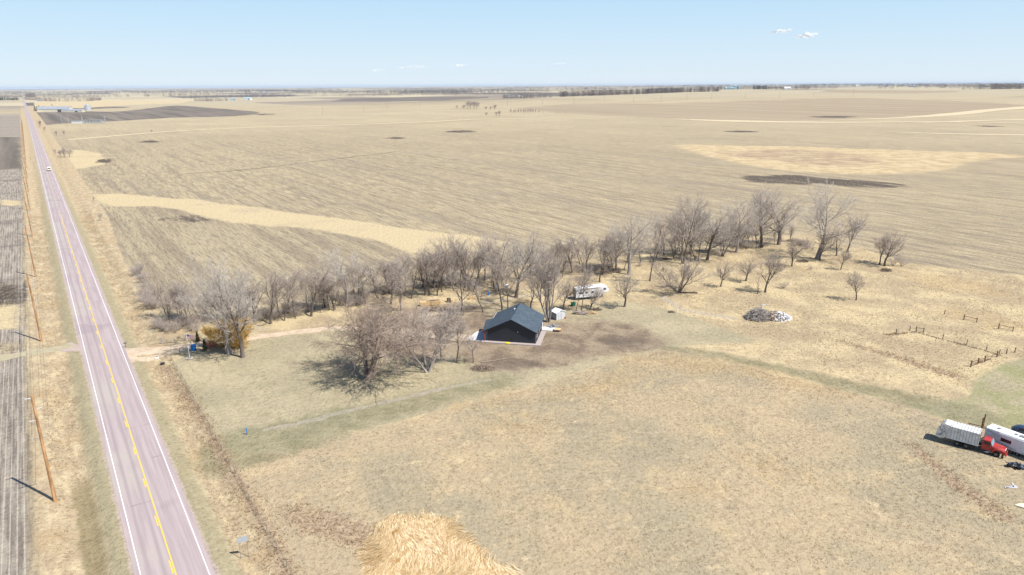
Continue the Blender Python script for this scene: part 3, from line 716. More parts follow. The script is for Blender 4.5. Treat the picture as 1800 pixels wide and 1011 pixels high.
WB = 'bare trees of the windbreak behind the house'
TREES = [
 # kind, u, v base, v top, width, label, tilt
 ('cotton', 404, 622, 458, .72, 'pale branched big cottonwood beside the golden bush, left trunk of the front pair', None),
 ('cotton2', 427, 628, 476, .62, 'big cottonwood standing right beside the paler one at the golden bush, forked trunk', None),
 ('willow', 646, 667, 529, 1.22, 'largest spreading russet brown willow on the lawn with a wide branching shadow', None),
 ('fan2', 752, 654, 548, 1.05, 'several stemmed pale bare tree on the lawn right of the big willow', None),
 ('ash', 722, 623, 531, .8, 'bare tree rising directly behind the right edge of the willow crown', None),
 ('slim', 775, 632, 560, .9, 'small bare tree between the pale many stemmed tree and the driveway', None),
 ('slim2', 803, 638, 552, 1.1, 'thin pale trunked tree left of the dark house at the lawn edge', None),
 ('slim2', 832, 637, 586, 1.2, 'small shaggy pale young tree just left of the house front corner', None),
 ('cotton', 610, 538, 440, .95, 'white limbed cottonwood above and behind the willow crown', None),
 ('ash', 331, 578, 520, 1.0, 'bare ash above the flagpole in the brush near the road', None),
 ('ash2', 300, 571, 515, .9, 'leftmost slender ash in the brush at the roadside end of the windbreak', None),
 ('ash3', 356, 566, 498, 1.0, 'twin stemmed bare tree in the brush left of the front cottonwoods', None),
 ('ash', 448, 571, 488, .8, 'bare ash just right of the forked front cottonwood', None),
 ('ash', 476.5, 569, 476, .9, 'full crowned ash at the edge of the strip beyond the driveway', None),
 ('slim', 500, 564, 480, 1.0, 'straight slim trunk with dark bark, third right of the front cottonwoods', None),
 ('slim2', 520, 560, 486, 1.0, 'thin grey sapling in the windbreak between two dark trunked ashes', None),
 ('ash2', 547, 556, 474, 1.0, 'upright ash with forked dark trunk left of the willow crown', None),
 ('ash', 571, 541, 462, .85, 'bare ash left of the white limbed cottonwood', None),
 ('slim', 586, 547, 485, 1.0, 'short slim tree at the foot of the white limbed cottonwood', None),
 ('slim2', 629, 530, 468, 1.2, 'grey trunked slim tree right of the white limbed cottonwood', None),
 ('slim', 664, 534, 474, 1.0, 'slim straight tree halfway from the white limbed cottonwood to the lumber stack', None),
 ('ash2', 687, 535, 456, .95, 'upright ash with leaning dark trunk left of the lumber stack', None),
 ('ash3', 705, 546, 462, .85, 'bare ash nearest the left end of the lumber stack', None),
 ('slim', 723.5, 525, 452, 1.1, 'pale straight slim tree just behind the left end of the lumber stack', None),
 ('ash', 747, 519, 445, .75, 'dark trunk behind the middle of the lumber stack, left one', None),
 ('ash2', 755, 519, 432, .8, 'tallest dark ash directly behind the lumber stack', None),
 ('slim', 768, 520, 440, 1.0, 'slim dark trunk behind the right end of the lumber stack', None),
 ('ash', 813, 554, 468, .85, 'bare tree with one bent limb in the yard left of the house', None),
 ('slim', 849, 549, 484, 1.1, 'straight young tree in the yard in front of the blue barrel', None),
 ('ash2', 883, 545, 446, .62, 'tall slim pale tree close behind the left slope of the house roof', None),
 ('slim', 893, 542, 474, 1.2, 'slightly bent tree behind the house roof right of the tall slim one', (0, 5)),
 ('cotton2', 907, 523, 410, .72, 'tall broken limbed cottonwood leaning right above the house', (0, 6)),
 ('ash', 933, 541, 486, 1.1, 'low bare tree just behind the house ridge', None),
 ('slim', 950, 531, 462, 1.1, 'slim dark trunk behind the house near the dense many stemmed tree', None),
 ('multi', 964, 566, 440, .9, 'dense fan of upright stems growing between the house and the white shed', None),
 ('orchard2', 990, 545, 496, 1.0, 'small dark tree behind the white shed', None),
 ('slim2', 1022, 548, 465, .8, 'bare tree in front of the left end of the white trailer by the wood pile', None),
 ('slim', 1013, 546, 488, .8, 'smaller tree in front of the trailer beside the green bin', None),
 ('orchard2', 1037, 545, 505, 1.3, 'low leaning tree right of the wood pile', (0, 14)),
 ('orchard', 1098, 539, 480, 1.05, 'wide low forked tree just right of the white trailer', None),
 ('cotton3', 870, 508, 414, .8, 'tall crooked cottonwood behind the white tanks', None),
 ('ash2', 824, 511, 416, .75, 'tall forked ash in the windbreak left of the blue barrel', None),
 ('slim', 834, 508, 432, 1.2, 'slim dark trunk in the windbreak next to the blue barrel', None),
 ('ash3', 791, 497, 428, .9, 'bare tree of the windbreak above the right end of the lumber stack', None),
 ('slim2', 808, 500, 436, 1.2, 'thin grey trunk among the trees left of the tall forked ash', None),
 ('ash', 991.5, 474, 426, 1.1, 'small bare tree at the field edge above the many stemmed tree', None),
 ('ash2', 1006, 479, 418, 1.0, 'forked bare tree at the field edge above the white shed', None),
 ('slim', 1019, 465, 412, 1.1, 'slim tree at the field edge above the white trailer, left of two', None),
 ('slim2', 1030, 463, 414, 1.1, 'thin grey tree at the field edge above the white trailer, right of two', None),
 ('ash', 1054, 496, 420, .75, 'dark trunked ash directly behind the white trailer', None),
 ('ash2', 1070, 474, 420, .8, 'bare ash behind the front end of the white trailer', None),
 ('cotton', 1105, 483, 374, .85, 'large grey cottonwood with three trunks at the middle of the windbreak', None),
 ('slim', 1142, 494, 394, .8, 'thin tall dark tree right of the three trunked cottonwood', None),
 ('ash2', 1167, 449, 382, .95, 'upright bare ash at the field edge left of the far cottonwood row', None),
 ('slim', 1187, 449, 384, 1.1, 'slim ash at the field edge close to the far cottonwood row', None),
 ('cotton3', 1200, 464, 344, .55, 'tallest dark trunked cottonwood, first of the far row on the left', None),
 ('cotton2', 1212, 447, 352, .75, 'cottonwood of the far row leaning to the right, second from the left', (0, 8)),
 ('slim', 1222, 459, 398, 1.2, 'short dark trunk under the leaning cottonwood of the far row', None),
 ('slim2', 1228, 459, 402, 1.2, 'grey slim trunk under the leaning cottonwood of the far row', None),
 ('cotton2', 1243, 457, 368, .85, 'bent trunked cottonwood in the middle of the far row', (0, 7)),
 ('cotton3', 1269, 451, 374, .72, 'cottonwood sharply leaning right in the middle of the far row', (0, 13)),
 ('cotton', 1294, 444, 350, .8, 'upright grey cottonwood right of the sharply leaning one', None),
 ('cotton3', 1339, 435, 334, .82, 'twin trunked tall cottonwood in the right part of the far row', None),
 ('cotton2', 1369, 430, 342, .95, 'broad cottonwood with wide limbs right of the twin trunked one', None),
 ('cotton', 1437, 455, 326, .86, 'tall pale crowned cottonwood leaning right at the right end of the far row', (0, 7)),
 ('ash2', 1489, 443, 380, 1.0, 'brown bare tree at the right foot of the tall pale crowned cottonwood', None),
 ('ash', 1470, 450, 398, .95, 'small brown tree just right of the tall pale crowned cottonwood trunk', None),
 ('fan', 1192, 514, 452, 1.25, 'low dark tree with four spreading stems on the straw pasture', None),
 ('orchard', 1267, 504, 459, .9, 'small bare tree on the pasture right of the four stemmed tree', None),
 ('orchard', 1311, 494, 454, 1.2, 'small forked orchard tree on the pasture, wide open crown', None),
 ('orchard2', 1345, 514, 443, .8, 'crooked dark tree on the pasture beside a dead snag', None),
 ('orchard2', 1392, 468, 420, 1.0, 'small dark tree on the pasture near a brush heap', None),
 ('orchard', 1441, 458, 400, .95, 'small black trunked tree below the tall pale crowned cottonwood', None),
 ('orchard2', 1478, 474, 437, .8, 'very small bare tree on the pasture below the brown one', None),
 ('orchard2', 1505, 528, 478, .85, 'lone small bare tree standing out on the straw pasture to the right', None),
 ('orchard', 1555, 467, 408, 1.05, 'rightmost dense dark tree at the corner of the stubble field', None),
 ('orchard2', 1546, 465, 412, .8, 'dark stemmed tree touching the rightmost dense tree', None),
]
for k, u, v, vt, w, lab, tl in TREES:
    plant(k, u, v, vt, lab, wid=w, tilt=tl, name='willow_tree' if k == 'willow' else 'bare_tree', group='bare trees around the farmyard')
for u, v, vt, lab in ((1331.5, 517, 490, 'dead broken snag standing on the straw pasture'), (1329.5, 437, 408, 'dead snag at the foot of the twin trunked cottonwood')):
    plant('snag', u, v, vt, lab, 'dead_tree', 'dead tree', 'dead snags')
# saplings of the thicket
rng = random.Random(4)
def scatter(n, uv, kinds, h, label, group, name, cat, wid=(1, 1)):
    for i in range(n):
        k = rng.random() * (len(uv) - 1); j = int(k); f = k - j
        u = uv[j][0] + (uv[j + 1][0] - uv[j][0]) * f + rng.uniform(-4, 4); v = uv[j][1] + (uv[j + 1][1] - uv[j][1]) * f + rng.uniform(-uv[j][2], uv[j][2])
        plant(rng.choice(kinds), u, v, 0, label, name, cat, group, rng.uniform(*wid), h=rng.uniform(*h))
SAP = 'saplings in the thicket of the windbreak'
scatter(40, [(640, 524, 8), (760, 508, 8), (860, 496, 8), (960, 484, 8), (1060, 474, 8), (1130, 466, 8)], ['slim', 'slim2', 'ash2', 'ash'], (9, 15), 'thin bare sapling in the crowded thicket behind the house and trailer', SAP, 'sapling', 'sapling', (.8, 1.1))
scatter(24, [(290, 562, 4), (400, 560, 6), (560, 545, 6), (640, 528, 5)], ['slim', 'slim2', 'ash2'], (7, 12), 'thin bare sapling in the brushy strip beyond the driveway', 'saplings in the strip beyond the driveway', 'sapling', 'sapling', (.8, 1.1))
scatter(24, [(1130, 456, 6), (1200, 446, 6), (1270, 438, 6), (1330, 430, 5), (1400, 424, 5)], ['slim', 'slim2', 'ash2'], (6, 11), 'thin bare sapling under the far row of big cottonwoods', 'saplings under the far cottonwoods', 'sapling', 'sapling', (.8, 1.1))
# brush
scatter(15, [(243, 484, 3), (251, 505, 3), (262, 527, 3), (272, 548, 4)], ['brush'], (2.4, 4.2), 'grey violet leafless shrub along the left edge of the dark tilled field', 'grey shrubs at the edge of the tilled field', 'shrub', 'shrub', (1, 1.4))
scatter(20, [(278, 575, 7), (310, 582, 9), (345, 575, 10), (380, 568, 9)], ['brush2', 'brush'], (1.8, 3.8), 'tangled bare shrub in the brush behind the flagpole', 'bare shrubs behind the flagpole', 'shrub', 'shrub', (.9, 1.2))
scatter(22, [(440, 563, 5), (500, 556, 6), (560, 543, 6), (640, 528, 5)], ['brush2', 'brush'], (2.2, 4.2), 'bare undergrowth shrub in the strip beyond the driveway', 'bare shrubs in the strip beyond the driveway', 'shrub', 'shrub', (1, 1.5))
scatter(32, [(660, 518, 6), (760, 503, 7), (860, 492, 8), (960, 480, 8), (1060, 472, 7), (1150, 462, 5)], ['brush2', 'brush'], (1.8, 3.6), 'bare undergrowth shrub in the thicket behind the house and trailer', 'bare shrubs in the windbreak thicket', 'shrub', 'shrub', (1, 1.6))
scatter(18, [(1180, 450, 4), (1290, 436, 4), (1400, 432, 5), (1440, 438, 4)], ['brush2', 'brush'], (1.5, 3.2), 'bare undergrowth shrub below the far row of cottonwoods', 'bare shrubs below the far cottonwoods', 'shrub', 'shrub', (1, 1.6))
for u, v, h, lab in ((1570, 467, 4.0, 'grey violet leafless shrub at the foot of the rightmost dense tree'), (1585, 468, 3.2, 'low spreading shrub right of the rightmost dense tree'),
                     (1377, 507, 2.2, 'tiny brown shrub alone on the straw pasture'), (1425, 474, 1.6, 'flat grey bush among fallen branches on the pasture')):
    plant('brush', u, v, 0, lab, 'shrub', 'shrub', 'scattered pasture shrubs', 1.3, h=h)
for u, v, h, w, lab in ((390, 607, 5.4, 1.0, 'ochre leafless bush left of the front cottonwood trunk'), (415, 612, 8.0, .85, 'bright golden dome shaped willow bush between the two front cottonwoods')):
    plant('goldbush', u, v, 0, lab, 'willow_bush', 'bush', None, w, h=h)

# ------------------------------------------------------------------ materials of things
def siding(name, a, b, pitch=.2):
    s = NT(name); tc = s.n.new('ShaderNodeTexCoord').outputs['Object']; sp = s.n.new('ShaderNodeSeparateXYZ'); s.link(tc, sp.inputs[0])
    fr = s.math('FRACT', s.math('DIVIDE', sp.outputs[2], pitch))
    c = s.mix(s.step(s.noise(s.vmul(tc, (.5, .5, 6)), 2, 3, .6), .3, .7), a, b)
    c = s.mix(s.step(fr, .10, .02), c, tuple(x * .45 for x in a))
    return s.done(c, .55, s.bump(fr, .03, .6), 0, .4)
def shingle(name, a, b):
    s = NT(name); tc = s.n.new('ShaderNodeTexCoord').outputs['Object']; sp = s.n.new('ShaderNodeSeparateXYZ'); s.link(tc, sp.inputs[0])
    row = s.math('FLOOR', s.math('DIVIDE', sp.outputs[2], .085)); tab = s.math('FLOOR', s.math('MULTIPLY_ADD', row, .47, s.math('DIVIDE', sp.outputs[1], .33)))
    w = s.n.new('ShaderNodeTexWhiteNoise'); w.noise_dimensions = '2D'; s.link(s.comb(row, tab, 0), w.inputs['Vector'])
    c = s.mix(w.outputs['Value'], a, b)
    c = s.mix(s.math('MULTIPLY', s.step(s.noise(tc, .5, 4, .6), .4, .7), .4), c, tuple(min(1, x * 1.35) for x in b))
    return s.done(c, .85, s.bump(w.outputs['Value'], .02, .5), 0, .25)
M = {
 'siding': siding('charcoal_siding', (.016, .020, .028), (.024, .029, .038)), 'shingle': shingle('slate_shingles', (.042, .060, .078), (.072, .096, .118)),
 'fascia': simple('black_fascia', (.015, .016, .02), .5), 'trimw': simple('white_trim', (.75, .75, .74), .45, .06), 'cedar': simple('red_cedar_post', (.30, .095, .05), .6, .2, 4, stretch=(1, 1, .2)),
 'conc': simple('pale_concrete', (.56, .56, .55), .85, .1, 1.5, bump=.01), 'conc2': simple('pinkish_gravel_border', (.40, .34, .31), .95, .2, 5, bump=.03),
 'glass': simple('dark_window_glass', (.015, .018, .022), .12, .1, 2, spec=.6), 'yellow': simple('yellow_plastic', (.75, .60, .02), .45, .1, 3),
 'metal': simple('galvanised_metal', (.42, .44, .46), .45, .12, 3, metal=.5), 'shedw': simple('grey_resin_shed', (.50, .50, .51), .6, .05, 1.5), 'shedr': simple('white_shed_roof', (.78, .79, .80), .5, .05),
 'shedd': simple('slate_shed_side', (.30, .31, .34), .6, .06), 'truckw': simple('weathered_white_steel', (.68, .68, .65), .6, .14, 1.2, dirt=(.32, .24, .17), bump=.01), 'rust': simple('rusty_steel', (.17, .085, .05), .9, .3, 3, bump=.02),
 'red': simple('faded_red_paint', (.38, .03, .025), .42, .15, 1.5, dirt=(.36, .13, .09), spec=.5), 'tyre': simple('black_rubber', (.018, .018, .018), .85, .2, 5), 'rim': simple('dull_grey_rim', (.22, .19, .16), .6, .2, 5),
 'frame': simple('black_chassis', (.02, .02, .02), .7, .2, 3), 'camper': simple('white_fibreglass', (.66, .67, .68), .4, .05, .8, dirt=(.56, .56, .55), spec=.5), 'camroof': simple('white_rubber_roof', (.80, .80, .79), .7, .06, 1),
 'grey': simple('grey_plastic', (.28, .29, .30), .6, .15), 'dgrey': simple('dark_grey_trim', (.09, .09, .10), .5, .15), 'navy': simple('navy_car_paint', (.035, .055, .10), .3, .15, 1, spec=.6),
 'polew': simple('weathered_brown_pole', (.46, .26, .12), .9, .3, 2.5, dirt=(.16, .10, .06), stretch=(1, 1, .15)), 'wood': simple('fresh_lumber', (.62, .43, .22), .8, .15, 5, stretch=(1, 1, 4)), 'woodd': simple('weathered_board', (.33, .25, .18), .9, .2, 5),
 'post': simple('dark_wooden_post', (.13, .095, .07), .9, .3, 5), 'steelp': simple('grey_green_steel_post', (.17, .18, .17), .6, .2, 6), 'blue': simple('blue_plastic', (.02, .20, .55), .5, .12), 'bluel': simple('light_blue_lid', (.03, .24, .60), .5, .1),
 'green': simple('green_plastic', (.02, .13, .07), .6, .15), 'flagr': simple('faded_red_cloth', (.62, .14, .18), .85, .1), 'flagw': simple('white_cloth', (.78, .74, .74), .85, .05), 'flagb': simple('navy_cloth', (.05, .07, .22), .85, .1),
 'tank': simple('silver_tank', (.60, .63, .64), .35, .08, 2, metal=.6), 'redp': simple('red_plastic', (.55, .02, .02), .45), 'slat': simple('red_brown_slats', (.42, .115, .045), .65, .25, 4), 'cream': simple('cream_paint', (.66, .60, .44), .7, .08),
 'signw': simple('bare_aluminium_sign_back', (.42, .47, .50), .45, .05, 2, metal=.3), 'wire': simple('dark_wire', (.10, .10, .10), .6), 'insul': simple('pale_insulator', (.55, .56, .55), .4), 'stone': simple('white_rock', (.62, .60, .58), .9, .15, 4),
 'teal': simple('teal_steel', (.30, .43, .46), .5, .08), 'barnr': simple('barn_red', (.42, .06, .05), .7, .1), 'barnw': simple('white_barn', (.66, .66, .64), .7, .05), 'barnroof': simple('grey_metal_roof', (.28, .30, .33), .6, .1, .2), 'dbrown': simple('dark_bark_log', (.11, .08, .06), .95, .3, 6),
 'logend': simple('cut_log_end', (.50, .36, .20), .9, .15, 8), 'debris': simple('white_rubble', (.66, .66, .66), .85, .15, 3, dirt=(.35, .34, .33)), 'grav2': simple('dark_scrap', (.03, .03, .035), .5, .3), 'chrome': simple('chrome', (.6, .62, .64), .25, .05, 3, metal=.9), 'olive': simple('olive_lamp', (.3, .3, .3), .5),
 'arbor': simple('dark_evergreen_foliage', (.045, .065, .018), .95, .35, 4, bump=.05), 'arborr': simple('browned_evergreen_foliage', (.26, .10, .025), .95, .3, 4, bump=.05), 'yellowsign': simple('yellow_sign_face', (.75, .58, .02), .5, .04), 'spruce': simple('dark_spruce', (.025, .045, .028), .95, .35, 2),
}
# ------------------------------------------------------------------ the house
HO = at(899, 603.5); HR = math.radians(-11)
house = empty('house', HO, HR, 'black sided house with blue grey shingle gable roof and a red cedar porch post', 'house')
b = MB(); W = 6.05; D = 12.6
b.add([(-W, 0, 0), (W, 0, 0), (W, 0, 3.25), (0, 0, 6.17), (-W, 0, 3.25)], [(0, 1, 2, 3, 4)])
b.add([(-W, D, 0), (W, D, 0), (W, D, 3.25), (0, D, 6.17), (-W, D, 3.25)], [(4, 3, 2, 1, 0)])
b.add([(W, 0, 0), (W, D, 0), (W, D, 3.25), (W, 0, 3.25)], [(0, 1, 2, 3)]); b.add([(-W, 0, 0), (-W, D, 0), (-W, D, 3.25), (-W, 0, 3.25)], [(3, 2, 1, 0)])
wall = b.build('wall', M['siding'], house)
def slab_roof(b, q, th=.16):
    """thick sheet from four or more top points"""
    n = len(q); lo = [(x, y, z - th) for x, y, z in q]
    b.add(list(q) + lo, [tuple(range(n)), tuple(range(n, 2 * n))[::-1]] + [(i, n + i, n + (i + 1) % n, (i + 1) % n) for i in range(n)])
b = MB(); e = .45
rz_ = lambda x: 6.38 - .484 * abs(x)
slab_roof(b, [(0, -e, rz_(0)), (6.45, -e, rz_(6.45)), (6.45, D + e, rz_(6.45)), (0, D + e, rz_(0))])
slab_roof(b, [(0, -e, rz_(0)), (0, D + e, rz_(0)), (-6.45, D + e, rz_(6.45)), (-6.45, -e, rz_(6.45))])
roof = b.build('roof', M['shingle'], house)
b = MB(); slab_roof(b, [(-6.455, -e, rz_(6.455)), (-6.455, 8.7, rz_(6.455)), (-8.4, 8.6, 2.62), (-7.15, -e, 2.95)]); b.build('porch_roof', M['shingle'], house)
b = MB()
for sx in (-1, 1): b.bar((0, -e - .02, rz_(0) - .22), (sx * 6.47, -e - .02, rz_(6.47) - .22), .04, .24)
b.bar((6.48, -e, 3.17), (6.48, D + e, 3.17), .04, .2); b.build('fascia', M['fascia'], house)
b = MB(); b.bar((-6.49, 8.75, 3.2), (-6.49, D + e, 3.2), .06, .17); b.bar((-6.49, 8.8, 3.22), (-6.9, 8.8, 2.95), .06, .12); b.build('white_fascia', M['trimw'], house)
b = MB(); b.box((W + .03, 11.05, 1.12), (.06, 1.0, 2.2)); b.build('back_door', M['trimw'], house)
for y0, w, z in ((2.6, 1.0, 1.75), (5.4, 1.5, 1.75), (8.3, 1.0, 1.75)):
    b = MB(); b.box((W + .025, y0, z), (.05, w + .16, 1.25)); fr = b.build('window', M['dgrey'] if y0 != 2.6 else M['trimw'], house)
    b = MB(); b.box((W + .055, y0, z), (.02, w, 1.1)); b.build('pane', M['glass'], fr)
b = MB(); b.box((-6.75, -.15, 1.45), (.22, .22, 2.9)); pst = b.build('porch_post', M['cedar'], house, .01)
b = MB(); b.bar((-7.6, -.15, 2.78), (-5.9, -.15, 2.78), .16, .2); b.bar((-6.75, -.15, 2.2), (-7.3, -.15, 2.68), .12); b.bar((-6.75, -.15, 2.2), (-6.2, -.15, 2.68), .12)
b.build('post_bracket', M['cedar'], pst)
b = MB(); b.box((-8.1, 8.3, 1.25), (.2, .2, 2.5)); b.build('porch_post', M['cedar'], house)
b = MB(); b.bar((-6.95, -.15, 2.7), (-8.15, 8.4, 2.45), .14, .18); b.build('porch_beam', M['cedar'], house)
b = MB(); b.tube((-.5, 9.4, 5.9), (-.5, 9.4, 6.75), .07, n=10); b.build('vent_pipe', M['fascia'], house)
b = MB(); b.tube((-.75, 8.2, 5.85), (-.75, 8.2, 6.3), .14, n=10); b.tube((-.75, 8.2, 6.3), (-.75, 8.2, 6.42), .2, .05, n=10); b.build('roof_vent', M['trimw'], house)
b = MB(); b.box((1.6, -.07, 3.05), (.18, .14, .24)); b.build('wall_light', M['metal'], house)
b = MB(); b.box((.15, -.08, 1.0), (.26, .16, .45)); b.tube((.15, -.06, 0), (.15, -.06, .8), .045, n=8); b.build('meter_box', M['frame'], house)
b = MB(); b.bar((W + .03, .06, 0), (W + .03, .06, 3.1), .09); b.build('downspout', M['metal'], house)
Hm = Matrix.Translation(HO) @ Matrix.Rotation(HR, 4, 'Z')
def hpt(x, y): p = Hm @ Vector((x, y, 0)); return p
def flat_poly(name, P, lift, mat, thick=.1, label=None):
    zs = max(float(gz(p[0], p[1])) for p in P) + lift
    V = [(p[0], p[1], zs) for p in P] + [(p[0], p[1], zs - thick - .3) for p in P]; n = len(P)
    me = bpy.data.meshes.new(name); me.from_pydata(V, [], [tuple(range(n)), tuple(range(n, 2 * n))[::-1]] + [(i, n + i, n + (i + 1) % n, (i + 1) % n) for i in range(n)])
    bm = bmesh.new(); bm.from_mesh(me); bmesh.ops.recalc_face_normals(bm, faces=bm.faces); bm.to_mesh(me); bm.free()
    me.materials.append(mat); return tag(link_mesh(name, me), label, kind='structure')
flat_poly('foundation_border', [hpt(-7.4, -1.05), hpt(7.35, -1.05), hpt(7.35, 9.3), hpt(6.08, 9.3), hpt(6.08, -.02), hpt(-6.1, -.02), hpt(-7.4, -.02)], .03, M['conc2'], label='pale gravel border along the dark house walls')
flat_poly('patio', [hpt(-6.08, .02), hpt(-7.4, .02), hpt(-11.6, .3), hpt(-10.4, 6.4), hpt(-8.0, 8.9), hpt(-6.08, 8.9)], .05, M['conc'], label='white concrete slab under and beside the porch')
flat_poly('back_patio', [hpt(6.08, 9.9), hpt(9.9, 9.5), hpt(9.9, 12.3), hpt(6.08, 12.6)], .06, M['conc'], label='small pale slab outside the side door')

# things near the house
def jag_blob(b, c, r, n, seed, flat=.5, size=(.1, .4)):
    R = random.Random(seed)
    for _ in range(n):
        a = R.random() * 6.28; q = math.sqrt(R.random()); h = (1 - q * q) * r[2] * R.uniform(.5, 1)
        s = R.uniform(*size)
        Mx = Euler((R.uniform(-flat, flat), R.uniform(-flat, flat), R.random() * 3.1)).to_matrix()
        b.box((c[0] + math.cos(a) * q * r[0], c[1] + math.sin(a) * q * r[1], c[2] + h), (s, s * R.uniform(.4, 1), s * R.uniform(.15, .6)), M=Mx)
def thing1(name, bm_, mat, loc, rz, label, cat, group=None, bevel=0.0, smooth=False):
    o = bm_.build(name, mat, None, bevel, smooth); o.location = loc; o.rotation_euler = (0, 0, rz)
    return tag(o, label, cat, group)
b = MB(); R = random.Random(3); rings = []
for j in range(7):
    t = j / 6; w = .34 * math.sin(math.pi * (t * .9 + .05)) + .05
    rings.append([(-.7 + 1.4 * t, w * math.cos(a) * R.uniform(.8, 1.2), max(0, .22 + .26 * math.sin(a) * R.uniform(.7, 1.2))) for a in [i * 6.283 / 9 for i in range(9)]])
b.loft(rings); thing1('tarp', b, M['yellow'], hpt(-.85, -.75) + Vector((0, 0, .05)), HR, 'crumpled bright yellow tarp lying against the dark gable wall', 'tarp')
b = MB()
for k in range(4):
    n = 18
    for i in range(n):
        a0, a1 = 6.283 * i / n, 6.283 * (i + 1) / n; r = .36 + .03 * k
        b.bar((r * math.cos(a0), r * .6 * math.sin(a0), .06 + .05 * k), (r * math.cos(a1), r * .6 * math.sin(a1), .06 + .05 * k), .05)
thing1('hose_coil', b, M['metal'], hpt(.95, -.8) + Vector((0, 0, .04)), HR, 'coiled grey hose right of the yellow tarp by the house wall', 'hose')

shed = empty('storage_shed', at(978.3, 563.2), math.radians(32), 'small white and grey plastic storage shed behind the house', 'shed')
# local: x along the door side (away to the right), y into the depth
sw, sdp, sh = 2.9, 2.5, 2.0
b = MB(); b.box((sw / 2, .04, sh / 2), (sw, .06, sh)); b.box((sw / 2, sdp, sh / 2), (sw, .06, sh))
b.add([(0, 0, sh), (sw, 0, sh), (sw / 2, 0, sh + .62)], [(0, 1, 2)]); b.add([(0, sdp, sh), (sw, sdp, sh), (sw / 2, sdp, sh + .62)], [(2, 1, 0)]); b.build('wall', M['shedw'], shed)
b = MB(); b.box((-.02, sdp / 2, sh / 2), (.06, sdp, sh)); b.build('side_wall', M['shedd'], shed); b = MB(); b.box((sw + .02, sdp / 2, sh / 2), (.06, sdp, sh)); b.build('side_wall', M['shedd'], shed)
b = MB(); slab_roof(b, [(sw / 2, -.15, sh + .72), (-.18, -.15, sh - .02), (-.18, sdp + .15, sh - .02), (sw / 2, sdp + .15, sh + .72)], .07); slab_roof(b, [(sw / 2, -.15, sh + .72), (sw / 2, sdp + .15, sh + .72), (sw + .18, sdp + .15, sh - .02), (sw + .18, -.15, sh - .02)], .07); b.build('roof', M['shedr'], shed)
for x in (1.02, 1.88):
    b = MB(); b.box((x, -.02, .95), (.82, .05, 1.8)); b.build('door', M['shedw'], shed, .01)
b = MB(); b.box((1.45, -.06, .95), (.05, .05, 1.75)); b.box((sw / 2, -.02, sh + .3), (.22, .05, .18)); b.build('door_trim', M['dgrey'], shed)
b = MB(); b.box((0, 0, .2), (.38, .25, .4)); b.bar((-.1, 0, .46), (.12, 0, .46), .05); b.tube((.14, 0, .38), (.22, 0, .5), .03, n=6)
thing1('fuel_can', b, M['redp'], at(993.5, 560), .3, 'small red fuel can on the ground right of the white shed', 'fuel can', bevel=.03)
tbl = empty('wooden_platform', at(980, 582.5), HR, 'low plywood topped trailer deck standing right of the house corner', 'platform')
b = MB(); b.box((0, 0, .62), (1.7, 1.5, .08)); b.build('deck', M['wood'], tbl)
for x in (-.75, .75):
    for y in (-.65, .65): b = MB(); b.box((x, y, .29), (.12, .12, .58)); b.build('leg', M['post'], tbl)
b = MB(); b.bar((-.75, -.65, .3), (.75, -.65, .3), .08); b.build('stretcher', M['post'], tbl)
b = MB(); jag_blob(b, (0, 0, .05), (1.5, .8, .7), 60, 4, .5, (.12, .5)); thing1('junk_pile', b, M['grey'], at(971, 575), .2, 'heap of grey building scraps on the ground behind the side slab', 'junk pile')
b = MB(); R = random.Random(5)
for k in range(9): b.box((R.uniform(-1.1, 1.1), R.uniform(-.5, .5), .05 + .05 * k), (R.uniform(.5, 1.3), R.uniform(.3, .7), .05), R.uniform(-.5, .5))
thing1('panel_stack', b, M['trimw'], hpt(8.2, 10.9) + Vector((0, 0, .06)), HR, 'loose stack of white panels outside the side door of the house', 'panels')
# firewood heap and log pile
lp = empty('log_pile', at(1020, 552), -.25, 'untidy pile of long grey logs and branches right of the white shed', 'log pile')
R = random.Random(8); b = MB(); b2 = MB()
for k in range(46):
    z = .12 + .9 * R.random() * (1 - abs(k % 8 - 3.5) / 5); x = R.uniform(-1.6, 1.6); y = R.uniform(-.7, .7); L = R.uniform(.7, 1.7); a = R.uniform(-.5, .5); r = R.uniform(.06, .15)
    d = Vector((math.cos(a), math.sin(a), R.uniform(-.15, .15))) * L / 2
    b.tube(Vector((x, y, z)) - d, Vector((x, y, z)) + d, r, r * .9, 7); b2.tube(Vector((x, y, z)) + d * 1.001, Vector((x, y, z)) + d * 1.02, r * .85, r * .85, 7)
b.build('logs', simple('grey_logs', (.36, .30, .26), .95, .35, 5), lp); b2.build('cut_ends', M['logend'], lp)
b = MB(); jag_blob(b, (0, 0, .05), (2.0, .9, .6), 130, 9, .6, (.15, .42)); thing1('firewood_heap', b, M['logend'], at(1040, 551), -.2, 'heap of freshly split orange firewood right of the grey logs', 'firewood')
b = MB(); b.prism([(-.5, 0), (.5, 0), (.6, .95), (-.6, .95)], -.45, .45); b.box((0, 0, 1.0), (1.3, 1.0, .1)); b.bar((-.4, -.5, 1.12), (.4, -.5, 1.12), .06)
thing1('green_bin', b, M['green'], at(1007.5, 537.5), .3, 'dark green bin standing left of the white fifth wheel trailer', 'bin', bevel=.02)
